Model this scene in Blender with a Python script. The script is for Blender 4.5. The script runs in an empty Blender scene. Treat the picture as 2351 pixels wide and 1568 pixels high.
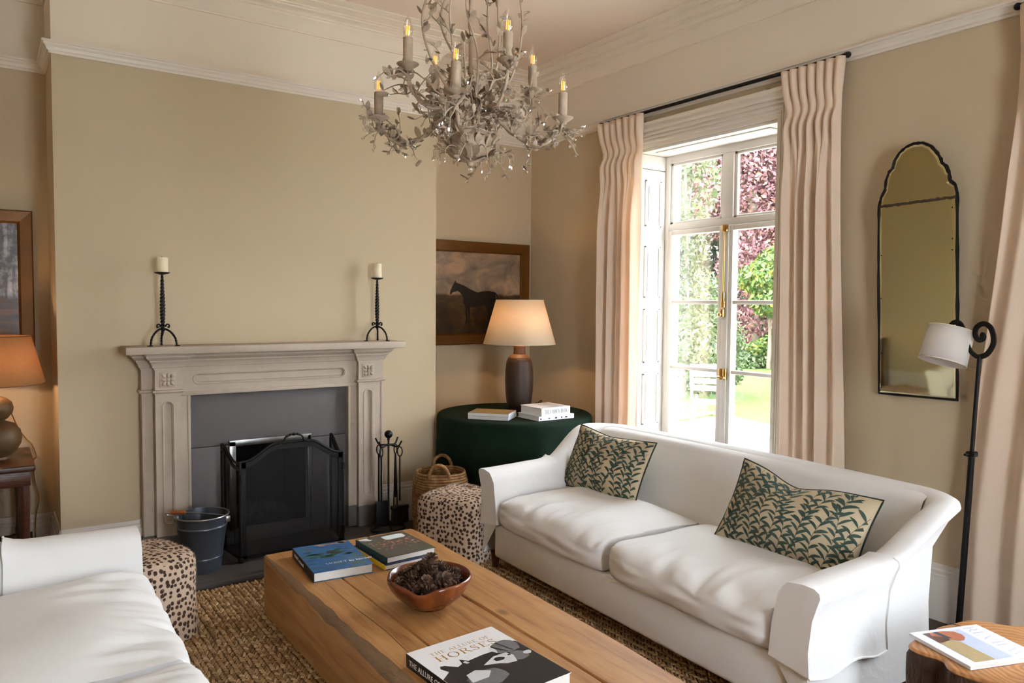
import bpy, bmesh, math, random
import numpy as np
from mathutils import Vector, Matrix, noise

# ------------------------------------------------------------------ camera, sky, sun, exposure
SC = bpy.context.scene
COL = SC.collection
YAW, PITCH, ROLL = math.radians(34.9055), math.radians(2.8226), math.radians(0.4775)
def setup_camera():
    f = Vector((math.sin(YAW) * math.cos(PITCH), math.cos(YAW) * math.cos(PITCH), -math.sin(PITCH)))
    r = Vector((math.cos(YAW), -math.sin(YAW), 0))
    u = r.cross(f)
    r2 = math.cos(ROLL) * r + math.sin(ROLL) * u
    u2 = -math.sin(ROLL) * r + math.cos(ROLL) * u
    cd = bpy.data.cameras.new('camera')
    cd.sensor_width = 36.0
    cd.sensor_fit = 'HORIZONTAL'
    cd.lens = 1731.31 / 2351 * 36
    cd.clip_start = 0.02
    cd.clip_end = 200
    co = bpy.data.objects.new('camera', cd)
    m = Matrix.Identity(4)
    for i in range(3):
        m[i][0], m[i][1], m[i][2] = r2[i], u2[i], -f[i]
    m[0][3], m[1][3], m[2][3] = 0, 0, 1.47
    co.matrix_world = m
    COL.objects.link(co)
    SC.camera = co
setup_camera()

SKY, SUN, EXPO = 9.0, 3.5, 1.65
w = bpy.data.worlds.new('sky')
SC.world = w
w.use_nodes = True
bg = w.node_tree.nodes['Background']
bg.inputs[0].default_value = (0.90, 0.97, 1.08, 1)
bg.inputs[1].default_value = SKY
sd = bpy.data.lights.new('sun', 'SUN')
sd.energy = SUN
sd.angle = math.radians(1.5)
sd.color = (1.0, 0.95, 0.86)
so = bpy.data.objects.new('sun', sd)
so.rotation_euler = Vector((0.62, -0.12, -0.78)).to_track_quat('-Z', 'Y').to_euler()
so.location = (-6, 3, 9)
COL.objects.link(so)
def portal(loc, rot, sx, sy):
    d = bpy.data.lights.new('window_portal', 'AREA')
    d.shape = 'RECTANGLE'
    d.size, d.size_y = sx, sy
    d.cycles.is_portal = True
    o = bpy.data.objects.new('window_portal', d)
    o.location, o.rotation_euler = loc, rot
    COL.objects.link(o)
SC.view_settings.view_transform = 'Standard'
SC.view_settings.look = 'None'
SC.view_settings.gamma = 1.0
SC.view_settings.use_curve_mapping = False
SC.view_settings.exposure = EXPO
SC.cycles.max_bounces = 7
SC.cycles.diffuse_bounces = 4
SC.cycles.glossy_bounces = 3
SC.cycles.transmission_bounces = 4
SC.cycles.use_adaptive_sampling = True
SC.cycles.adaptive_threshold = 0.09
SC.cycles.adaptive_min_samples = 20
SC.cycles.transparent_max_bounces = 16
SC.cycles.sample_clamp_indirect = 6.0
SC.cycles.caustics_reflective = False
SC.cycles.caustics_refractive = False

# ------------------------------------------------------------------ room dimensions (metres)
YB, XW, YA = 4.56, 3.667, 5.0         # chimney breast face, window wall, alcove back wall
XL, YF = -0.9, -1.28                  # left wall, wall behind the camera
BX0, BX1 = 0.30, 2.54                 # chimney breast sides
ZC, ZR = 3.27, 2.728                  # ceiling, picture rail underside
RND = random.Random(7)
PI = math.pi

def smooth(a, b, x):
    t = min(1, max(0, (x - a) / (b - a)))
    return t * t * (3 - 2 * t)
def lerp(a, b, t):
    return a + (b - a) * t

# ------------------------------------------------------------------ materials
def srgb(r, g, b):
    f = lambda c: c / 12.92 if c <= 0.04045 else ((c + 0.055) / 1.055) ** 2.4
    return (f(r / 255), f(g / 255), f(b / 255), 1)
class G:
    """small helper around a node material"""
    def __init__(s, name, rough=0.6, metal=0.0, spec=0.4):
        s.m = bpy.data.materials.new(name)
        s.m.use_nodes = True
        s.t = s.m.node_tree
        s.b = s.t.nodes['Principled BSDF']
        s.out = s.t.nodes['Material Output']
        s.b.inputs['Roughness'].default_value = rough
        s.b.inputs['Metallic'].default_value = metal
        s.b.inputs['Specular IOR Level'].default_value = spec
    def n(s, typ, ins=None, **props):
        nd = s.t.nodes.new('ShaderNode' + typ)
        for k, v in props.items():
            setattr(nd, k, v)
        for k, v in (ins or {}).items():
            s.set(nd.inputs[k], v)
        return nd
    def set(s, sock, v):
        if isinstance(v, bpy.types.NodeSocket):
            s.t.links.new(v, sock)
        elif isinstance(v, bpy.types.Node):
            s.t.links.new(v.outputs[0], sock)
        else:
            sock.default_value = v
    def coord(s, kind='Object', scale=(1, 1, 1), rot=(0, 0, 0), loc=(0, 0, 0)):
        tc = s.n('TexCoord')
        mp = s.n('Mapping', {'Vector': tc.outputs[kind], 'Scale': scale, 'Rotation': rot, 'Location': loc})
        return mp.outputs[0]
    def noise(s, vec, scale, detail=3, rough=0.55, dist=0.0):
        return s.n('TexNoise', {'Vector': vec, 'Scale': scale, 'Detail': detail, 'Roughness': rough, 'Distortion': dist}).outputs[0]
    def ramp(s, fac, stops, interp='LINEAR'):
        r = s.n('ValToRGB', {'Fac': fac})
        r.color_ramp.interpolation = interp
        e = r.color_ramp.elements
        while len(e) < len(stops):
            e.new(0.5)
        for el, (p, c) in zip(e, stops):
            el.position = p
            el.color = c if len(c) == 4 else (*c, 1)
        return r.outputs[0]
    def mix(s, fac, a, b, blend='MIX'):
        return s.n('MixRGB', {'Fac': fac, 'Color1': a, 'Color2': b}, blend_type=blend).outputs[0]
    def math(s, op, a, b=0.5):
        return s.n('Math', {0: a, 1: b}, operation=op).outputs[0]
    def col(s, c):
        s.set(s.b.inputs['Base Color'], c)
        return s
    def bump(s, h, strength=0.3, dist=0.01):
        bp = s.n('Bump', {'Height': h, 'Strength': strength, 'Distance': dist})
        s.set(s.b.inputs['Normal'], bp.outputs[0])
        return s
def mul(c, k):
    return (c[0] * k, c[1] * k, c[2] * k, 1)
def solid(name, c, rough=0.6, metal=0.0, var=0.06, vs=8.0, bump=0.0, bs=60.0, spec=0.4, stretch=(1, 1, 1), bd=0.004, detail=3):
    g = G(name, rough, metal, spec)
    v = g.coord(scale=stretch)
    g.col(g.mix(g.noise(v, vs, detail), mul(c, 1 - var), mul(c, 1 + var)))
    if bump:
        g.bump(g.noise(v, bs, 4), bump, bd)
    return g.m

C_WALL, C_CREAM = srgb(200, 181, 152), srgb(234, 220, 202)
def wall_paint():
    g = G('wall_paint', 0.75, spec=0.25)
    v = g.coord()
    pos = g.n('NewGeometry').outputs['Position']
    z = g.n('SeparateXYZ', {0: pos}).outputs[2]
    up = g.math('GREATER_THAN', z, ZR + 0.03)
    var = g.noise(v, 1.6, 3)
    lo = g.mix(var, mul(C_WALL, 0.96), mul(C_WALL, 1.03))
    g.col(g.mix(up, lo, C_CREAM))
    return g.m
M_WALL = wall_paint()
M_CREAM = solid('cream_paint', C_CREAM, 0.55, var=0.02, vs=3)
M_CEIL = solid('ceiling_paint', srgb(234, 216, 198), 0.8, var=0.02, vs=2)
M_TRIM = solid('trim_gloss_paint', srgb(230, 219, 206), 0.4, var=0.02, vs=3)
M_SKIRT = solid('skirting_paint', srgb(214, 206, 198), 0.45, var=0.03, vs=3)
M_WINW = solid('white_window_paint', srgb(220, 214, 207), 0.35, var=0.015, vs=3)
M_BLACK = solid('black_iron', srgb(30, 28, 27), 0.45, 0.6, var=0.25, vs=30, bump=0.25, bs=90)
M_ROD = solid('black_curtain_rod', srgb(22, 21, 24), 0.4, 0.3)
M_BRASS = solid('polished_brass', srgb(200, 162, 100), 0.25, 1.0, var=0.08, vs=30)
M_SILVER = solid('worn_steel', srgb(150, 148, 146), 0.35, 1.0, var=0.2, vs=12)
def fabric(name, c, wr=0.35, weave=420, transl=0.0, var=0.03, wscale=3.5):
    g = G(name, 0.85, spec=0.15)
    v = g.coord()
    g.col(g.mix(g.noise(v, 5, 3), mul(c, 1 - var), mul(c, 1 + var)))
    a = g.noise(v, wscale, 5, 0.5, 0.6)
    wv = g.noise(g.coord(scale=(1, 1, 1)), weave, 2)
    h = g.math('ADD', g.math('MULTIPLY', a, 1.0), g.math('MULTIPLY', wv, 0.03))
    g.bump(h, wr, 0.05)
    if transl:
        tr = g.n('BsdfTranslucent', {'Color': mul(c, 1.0)})
        mx = g.n('MixShader', {0: transl, 1: g.b.outputs[0], 2: tr.outputs[0]})
        g.t.links.new(mx.outputs[0], g.out.inputs[0])
    return g.m
M_SOFA = fabric('white_cotton', srgb(230, 228, 228), 0.16)
M_CURT = fabric('cream_wool_curtain', srgb(250, 229, 208), 0.02, 300, 0.28, wscale=1.5)
def glass(name, tint=(1, 1, 1, 1), refl=0.06, rough=0.0):
    g = G(name)
    tr = g.n('BsdfTransparent', {'Color': tint})
    gl = g.n('BsdfGlossy', {'Color': (1, 1, 1, 1), 'Roughness': rough})
    fr = g.n('LayerWeight', {'Blend': 0.25})
    fac = g.math('MINIMUM', g.math('ADD', g.math('MULTIPLY', fr.outputs[1], 0.5), refl), 0.9)
    mx = g.n('MixShader', {0: fac, 1: tr.outputs[0], 2: gl.outputs[0]})
    g.t.links.new(mx.outputs[0], g.out.inputs[0])
    return g.m
M_GLASS = glass('window_glass', (0.97, 0.985, 0.97, 1), 0.02)
M_BULB = glass('clear_bulb_glass', (0.96, 0.93, 0.89, 1), 0.10)
M_CRYS = glass('crystal', (0.93, 0.92, 0.90, 1), 0.22)
def emit(name, c, s):
    g = G(name)
    g.b.inputs['Emission Color'].default_value = c
    g.b.inputs['Emission Strength'].default_value = s
    g.m.cycles.emission_sampling = 'NONE'
    g.col(c)
    return g.m

def wood(name, c1, c2, c3, axis=1, scale=1.0, rough=0.5, knots=True, bump=0.25):
    """long grain along a local axis"""
    g = G(name, rough, spec=0.35)
    st = [9.0, 9.0, 9.0]
    st[axis] = 0.7
    v = g.coord(scale=tuple(x * scale for x in st))
    warp = g.noise(g.coord(scale=(scale * 2, scale * 2, scale * 2)), 1.2, 3)
    vv = g.n('MixRGB', {'Fac': 0.35, 'Color1': v, 'Color2': g.n('TexNoise', {'Vector': v, 'Scale': 0.6, 'Detail': 2}).outputs[1]}, blend_type='ADD').outputs[0]
    a = g.noise(vv, 2.2, 6, 0.6, 0.8)
    fine = g.noise(v, 14, 4, 0.6)
    c = g.ramp(a, [(0.28, c3), (0.45, c1), (0.62, c2), (0.8, c1)])
    c = g.mix(g.math('MULTIPLY', fine, 0.45), c, mul(c3, 0.8))
    c = g.mix(g.ramp(warp, [(0.35, (0, 0, 0)), (0.7, (0.45, 0.45, 0.45))]), c, mul(c1, 0.62))
    if knots:
        kv = g.n('TexVoronoi', {'Vector': g.coord(scale=tuple((1.9 if i != axis else 1.1) * scale for i in range(3))), 'Scale': 1.7, 'Randomness': 1.0}).outputs[0]
        k = g.ramp(kv, [(0.0, (1, 1, 1)), (0.035, (0.9, 0.9, 0.9)), (0.085, (0, 0, 0))])
        c = g.mix(g.math('MULTIPLY', k, 0.75), c, mul(c3, 0.35))
    g.col(c)
    g.bump(g.math('ADD', fine, a), bump, 0.004)
    return g.m
M_OAK = wood('oak_beam', srgb(186, 132, 78), srgb(206, 156, 98), srgb(140, 90, 48), 1, 1.0, 0.5)
M_FLOOR = wood('dark_floorboard', srgb(62, 42, 30), srgb(78, 52, 36), srgb(38, 26, 20), 1, 1.0, 0.4, False)
M_DARKW = wood('dark_mahogany', srgb(70, 38, 24), srgb(88, 48, 28), srgb(36, 20, 14), 0, 1.2, 0.3, False)
M_LEGW = wood('walnut_leg', srgb(82, 44, 24), srgb(98, 54, 30), srgb(50, 26, 16), 2, 1.2, 0.35, False)

# ------------------------------------------------------------------ geometry helpers
class B:
    def __init__(s):
        s.v, s.f, s.uv = [], [], None
    def add(s, vs, fs):
        o = len(s.v)
        s.v += [tuple(p) for p in vs]
        s.f += [tuple(i + o for i in f) for f in fs]
        return s
    def box(s, x0, x1, y0, y1, z0, z1, m=None):
        vs = [Vector(p) for p in ((x0, y0, z0), (x1, y0, z0), (x1, y1, z0), (x0, y1, z0), (x0, y0, z1), (x1, y0, z1), (x1, y1, z1), (x0, y1, z1))]
        if m is not None:
            vs = [m @ p for p in vs]
        return s.add(vs, [(3, 2, 1, 0), (4, 5, 6, 7), (0, 1, 5, 4), (1, 2, 6, 5), (2, 3, 7, 6), (3, 0, 4, 7)])
    def rbox(s, x0, x1, y0, y1, z0, z1, r=0.005, seg=2, m=None):
        bm = bmesh.new()
        bmesh.ops.create_cube(bm, size=1)
        for p in bm.verts:
            p.co = Vector((lerp(x0, x1, p.co.x + .5), lerp(y0, y1, p.co.y + .5), lerp(z0, z1, p.co.z + .5)))
        bmesh.ops.bevel(bm, geom=bm.edges[:], offset=r, segments=seg, profile=0.5, affect='EDGES')
        bm.verts.index_update()
        vs = [(m @ p.co) if m is not None else p.co.copy() for p in bm.verts]
        fs = [tuple(q.index for q in f.verts) for f in bm.faces]
        bm.free()
        return s.add(vs, fs)
    def tube(s, pts, r, n=8, caps=True, closed=False, twist=0.0, flat=1.0):
        pts = [Vector(p) for p in pts]
        k = len(pts)
        rr = r if isinstance(r, (list, tuple)) else [r] * k
        tan = []
        for i in range(k):
            a = pts[(i - 1) % k] if (closed or i > 0) else pts[i]
            b = pts[(i + 1) % k] if (closed or i < k - 1) else pts[i]
            d = b - a
            tan.append(d.normalized() if d.length > 1e-9 else Vector((0, 0, 1)))
        ref = Vector((0, 0, 1)) if abs(tan[0].z) < 0.9 else Vector((1, 0, 0))
        u = tan[0].cross(ref).normalized()
        vs = []
        for i in range(k):
            t = tan[i]
            u = (u - t * u.dot(t))
            u = u.normalized() if u.length > 1e-6 else t.orthogonal().normalized()
            w2 = t.cross(u)
            for j in range(n):
                a = 2 * PI * j / n + twist * i
                vs.append(pts[i] + (u * math.cos(a) + w2 * math.sin(a) * flat) * rr[i])
        fs = []
        for i in range(k if closed else k - 1):
            for j in range(n):
                a, b = i * n + j, i * n + (j + 1) % n
                c, d = ((i + 1) % k) * n + (j + 1) % n, ((i + 1) % k) * n + j
                fs.append((a, b, c, d))
        if caps and not closed:
            fs.append(tuple(range(n - 1, -1, -1)))
            fs.append(tuple((k - 1) * n + j for j in range(n)))
        return s.add(vs, fs)
    def lathe(s, prof, n=32, c=(0, 0, 0), m=None, fn=None):
        vs, fs = [], []
        for (r, z) in prof:
            for j in range(n):
                a = 2 * PI * j / n
                p = Vector((r * math.cos(a), r * math.sin(a), z))
                if fn:
                    p = Vector(fn(p, a))
                p = p + Vector(c)
                vs.append(m @ p if m is not None else p)
        for i in range(len(prof) - 1):
            for j in range(n):
                fs.append((i * n + j, i * n + (j + 1) % n, (i + 1) * n + (j + 1) % n, (i + 1) * n + j))
        if prof[0][0] > 1e-6:
            fs.append(tuple(range(n - 1, -1, -1)))
        if prof[-1][0] > 1e-6:
            fs.append(tuple((len(prof) - 1) * n + j for j in range(n)))
        return s.add(vs, fs)
    def lathe_open(s, prof, n=32, c=(0, 0, 0), m=None, fn=None):
        k0 = len(s.f)
        s.lathe(prof, n, c, m, fn)
        s.f = [f for i, f in enumerate(s.f) if i < k0 or len(f) == 4]
        return s
    def grid(s, fn, nu, nv, cu=False, cv=False):
        vs = [fn(i / (nu if cu else nu - 1), j / (nv if cv else nv - 1)) for i in range(nu) for j in range(nv)]
        fs = []
        for i in range(nu if cu else nu - 1):
            for j in range(nv if cv else nv - 1):
                a, b = i * nv + j, ((i + 1) % nu) * nv + j
                c, d = ((i + 1) % nu) * nv + (j + 1) % nv, i * nv + (j + 1) % nv
                fs.append((a, b, c, d))
        return s.add(vs, fs)
    def ell(s, c, r, nu=12, nv=8, m=None):
        r = r if isinstance(r, (list, tuple)) else (r, r, r)
        prof = []
        vs, fs = [], []
        for i in range(nv + 1):
            t = PI * i / nv
            for j in range(nu):
                a = 2 * PI * j / nu
                p = Vector((r[0] * math.sin(t) * math.cos(a), r[1] * math.sin(t) * math.sin(a), -r[2] * math.cos(t)))
                p = (m @ p if m is not None else p) + Vector(c)
                vs.append(p)
        for i in range(nv):
            for j in range(nu):
                fs.append((i * nu + j, i * nu + (j + 1) % nu, (i + 1) * nu + (j + 1) % nu, (i + 1) * nu + j))
        return s.add(vs, fs)
    def sweep(s, plan, prof, closed=False):
        """profile (d, z): d = distance off the wall line, to the left of the walking direction"""
        P = [Vector((p[0], p[1])) for p in plan]
        k = len(P)
        nrm = []
        for i in range(k):
            def nor(a, b):
                d = (P[b] - P[a]).normalized()
                return Vector((-d.y, d.x))
            ns = []
            if closed or i > 0:
                ns.append(nor((i - 1) % k, i))
            if closed or i < k - 1:
                ns.append(nor(i, (i + 1) % k))
            if len(ns) == 2:
                q = ns[0] + ns[1]
                q = q / max(0.2, (1 + ns[0].dot(ns[1])))
            else:
                q = ns[0]
            nrm.append(q)
        m = len(prof)
        vs = [(P[i].x + nrm[i].x * d, P[i].y + nrm[i].y * d, z) for i in range(k) for d, z in prof]
        fs = []
        for i in range(k if closed else k - 1):
            for j in range(m - 1):
                a, b = i * m + j, ((i + 1) % k) * m + j
                fs.append((a, b, b + 1, a + 1))
        if not closed:
            fs.append(tuple(range(m - 1, -1, -1)))
            fs.append(tuple((k - 1) * m + j for j in range(m)))
        return s.add(vs, fs)
    def obj(s, name, mat, parent=None, smooth=True, ang=40, loc=None, rot=None, fix=True):
        me = bpy.data.meshes.new(name)
        me.from_pydata([tuple(p) for p in s.v], [], s.f)
        if fix:
            bm = bmesh.new()
            bm.from_mesh(me)
            bmesh.ops.remove_doubles(bm, verts=bm.verts, dist=1e-6)
            bmesh.ops.recalc_face_normals(bm, faces=bm.faces)
            bm.to_mesh(me)
            bm.free()
        if smooth:
            me.shade_smooth()
            me.set_sharp_from_angle(angle=math.radians(ang))
        me.materials.append(mat)
        return link(name, me, parent, loc, rot)
def link(name, me, parent=None, loc=None, rot=None):
    o = bpy.data.objects.new(name, me)
    COL.objects.link(o)
    if parent is not None:
        o.parent = parent
    if loc is not None:
        o.location = loc
    if rot is not None:
        o.rotation_euler = rot
    return o
def np_obj(name, V, F, mat, parent=None, smooth=False):
    """big mesh from numpy arrays; F has shape (k, 3) or (k, 4)"""
    me = bpy.data.meshes.new(name)
    k, m = F.shape
    me.vertices.add(len(V))
    me.vertices.foreach_set('co', np.ascontiguousarray(V, np.float32).ravel())
    me.loops.add(k * m)
    me.loops.foreach_set('vertex_index', np.ascontiguousarray(F, np.int32).ravel())
    me.polygons.add(k)
    me.polygons.foreach_set('loop_start', np.arange(0, k * m, m, dtype=np.int32))
    me.update(calc_edges=True)
    me.validate()
    if smooth:
        me.shade_smooth()
    me.materials.append(mat)
    return link(name, me, parent)
def tag(o, label=None, cat=None, group=None, kind=None):
    for k, v in (('label', label), ('category', cat), ('group', group), ('kind', kind)):
        if v:
            o[k] = v
    return o
def thing(name, label, cat, loc=(0, 0, 0), rz=0.0, group=None):
    o = bpy.data.objects.new(name, None)
    o.empty_display_size = 0.1
    COL.objects.link(o)
    o.location = loc
    o.rotation_euler = (0, 0, rz)
    return tag(o, label, cat, group)
def struct(o, label=None):
    return tag(o, label, None, None, 'structure')
def copy_tree(o, parent=None, depth=0):
    c = o.copy()
    COL.objects.link(c)
    c.parent = parent
    for ch in list(o.children):
        copy_tree(ch, c, depth + 1)
    return c
def bez(p0, p1, p2, p3, n=12):
    p0, p1, p2, p3 = Vector(p0), Vector(p1), Vector(p2), Vector(p3)
    return [(1 - t) ** 3 * p0 + 3 * (1 - t) ** 2 * t * p1 + 3 * (1 - t) * t * t * p2 + t ** 3 * p3 for t in [i / n for i in range(n + 1)]]
def spline(pts, n=8):
    """Catmull-Rom through points"""
    P = [Vector(p) for p in pts]
    P = [P[0] * 2 - P[1]] + P + [P[-1] * 2 - P[-2]]
    out = []
    for i in range(1, len(P) - 2):
        a, b, c, d = P[i - 1:i + 3]
        for j in range(n):
            t = j / n
            out.append(0.5 * ((2 * b) + (c - a) * t + (2 * a - 5 * b + 4 * c - d) * t * t + (3 * b - a - 3 * c + d) * t ** 3))
    out.append(P[-2])
    return out
def lettering(name, txt, size, mat, parent, m, align='LEFT', sx=1.0, thick=0.0004):
    cu = bpy.data.curves.new(name, 'FONT')
    cu.body, cu.size, cu.align_x, cu.extrude = txt, size, align, thick
    cu.resolution_u = 3
    t = bpy.data.objects.new(name, cu)
    COL.objects.link(t)
    bpy.context.view_layer.update()
    me = bpy.data.meshes.new_from_object(t)
    bpy.data.objects.remove(t)
    me.name = name
    me.transform(m @ Matrix.Diagonal((sx, 1, 1, 1)))
    me.materials.clear()
    me.materials.append(mat)
    return link(name, me, parent)

# serif capitals drawn as flat strokes (thick stems, hairline bars, slab feet)
def serif_caps(name, txt, size, mat, parent, m, align='LEFT', sx=1.0, track=.10, wt=1.0):
    polys = []
    TK, TN = .105 * wt, .042 * wt
    def rect(x0, x1, y0, y1):
        polys.append([(x0, y0), (x1, y0), (x1, y1), (x0, y1)])
    def stroke(x0, y0, x1, y1, w):
        polys.append([(x0 - w / 2, y0), (x0 + w / 2, y0), (x1 + w / 2, y1), (x1 - w / 2, y1)])
    def foot(x, y, hw=.13):
        rect(x - hw, x + hw, y if y < .5 else y - TN, y + TN if y < .5 else y)
    def stem(x, w, y0=0.0, y1=1.0, b=True, t=True):
        rect(x - w / 2, x + w / 2, y0, y1)
        if b:
            foot(x, 0)
        if t:
            foot(x, 1)
    def arc(cx, cy, rx, ry, wh, wv, a0, a1, n=22):
        pts = [a0 + (a1 - a0) * i / n for i in range(n + 1)]
        for i in range(n):
            q = []
            for a, k in ((pts[i], 0), (pts[i + 1], 0), (pts[i + 1], 1), (pts[i], 1)):
                q.append((cx + (rx - wv * k) * math.cos(a), cy + (ry - wh * k) * math.sin(a)))
            polys.append(q)
    x = 0.0
    for ch in txt:
        n0 = len(polys)
        if ch == ' ':
            adv = .36
        elif ch == 'H':
            stem(.16, TK); stem(.68, TK); rect(.16, .68, .48, .48 + TN); adv = .84
        elif ch == 'T':
            stem(.38, TK, t=False); rect(.0, .76, 1 - TN, 1); stroke(.02, .8, .02, 1, TN); stroke(.74, .8, .74, 1, TN); adv = .76
        elif ch in 'EFL':
            stem(.16, TK, t=True)
            if ch in 'EF':
                rect(.16, .58, 1 - TN, 1); stroke(.57, .82, .57, 1, TN); rect(.16, .46, .5, .5 + TN)
            if ch in 'EL':
                rect(.16, .62, 0, TN); stroke(.61, 0, .61, .2, TN)
            adv = .64
        elif ch == 'I':
            stem(.16, TK); adv = .32
        elif ch == 'A':
            stroke(.08, 0, .42, 1, TN); stroke(.76, 0, .42, 1, TK); rect(.2, .62, .34, .34 + TN); foot(.08, 0, .1); foot(.76, 0, .12); adv = .84
        elif ch == 'V':
            stroke(.42, 0, .1, 1, TK); stroke(.42, 0, .74, 1, TN); foot(.1, 1, .12); foot(.74, 1, .1); adv = .82
        elif ch == 'W':
            stroke(.36, 0, .1, 1, TK); stroke(.36, 0, .6, 1, TN); stroke(.86, 0, .6, 1, TK); stroke(.86, 0, 1.1, 1, TN); foot(.1, 1, .12); foot(1.1, 1, .1); adv = 1.18
        elif ch == 'N':
            stem(.12, TN, b=True, t=False); stem(.72, TN, b=False); stroke(.72, 0, .12, 1, TK); foot(.1, 1, .1); adv = .84
        elif ch == 'M':
            stem(.10, TN, t=False); stem(.90, TK); stroke(.48, 0, .12, 1, TK); stroke(.48, 0, .88, 1, TN); adv = 1.02
        elif ch == 'O':
            arc(.44, .5, .43, .52, TN, TK, 0, 2 * PI, 40); adv = .88
        elif ch == 'U':
            stem(.14, TK, .3, 1, b=False); stem(.66, TN, .3, 1, b=False); arc(.4, .31, .31, .33, TN, TK * .8, PI, 2 * PI); adv = .80
        elif ch in 'RBK':
            stem(.16, TK)
            if ch in 'RB':
                rect(.16, .42, 1 - TN, 1); rect(.16, .42, .5, .5 + TN); arc(.40, .76, .24, .245, TN, TK, -PI / 2, PI / 2)
            if ch == 'R':
                stroke(.74, 0, .40, .52, TK); foot(.76, 0, .1)
            if ch == 'B':
                rect(.16, .42, 0, TN); arc(.42, .265, .27, .268, TN, TK, -PI / 2, PI / 2)
            if ch == 'K':
                stroke(.2, .42, .62, 1, TN); stroke(.70, 0, .36, .62, TK); foot(.62, 1, .1); foot(.72, 0, .1)
            adv = .76 if ch != 'B' else .72
        elif ch == 'S':
            C = spline([(.50, .80, 0), (.40, .955, 0), (.24, .97, 0), (.11, .84, 0), (.14, .67, 0), (.31, .53, 0), (.47, .38, 0), (.50, .19, 0), (.37, .03, 0), (.19, .03, 0), (.07, .22, 0)], 5)
            L_, R_ = [], []
            for i, q in enumerate(C):
                d = (C[min(i + 1, len(C) - 1)] - C[max(i - 1, 0)]).normalized()
                f = i / (len(C) - 1)
                w_ = lerp(TN, TK, math.exp(-((f - .5) / .22) ** 2)) / 2
                L_.append((q.x - d.y * w_, q.y + d.x * w_)); R_.append((q.x + d.y * w_, q.y - d.x * w_))
            for i in range(len(C) - 1):
                polys.append([L_[i], L_[i + 1], R_[i + 1], R_[i]])
            stroke(.51, .76, .51, .98, TN); stroke(.07, .02, .07, .26, TN); adv = .60
        else:
            adv = .5
        polys[n0:] = [[(px + x, py) for px, py in q] for q in polys[n0:]]
        x += adv + track
    off = {'LEFT': 0, 'CENTER': -(x - track) / 2}[align]
    b = B()
    for i, q in enumerate(polys):
        z = .0004 + .000004 * (i % 5)
        ar = sum(q[k][0] * q[(k + 1) % 4][1] - q[(k + 1) % 4][0] * q[k][1] for k in range(4))
        q = q if ar > 0 else q[::-1]
        b.add([m @ Vector(((px + off) * size * sx, py * size, z)) for px, py in q], [(0, 1, 2, 3)])
    return b.obj(name, mat, parent, smooth=False, fix=False)
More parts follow.
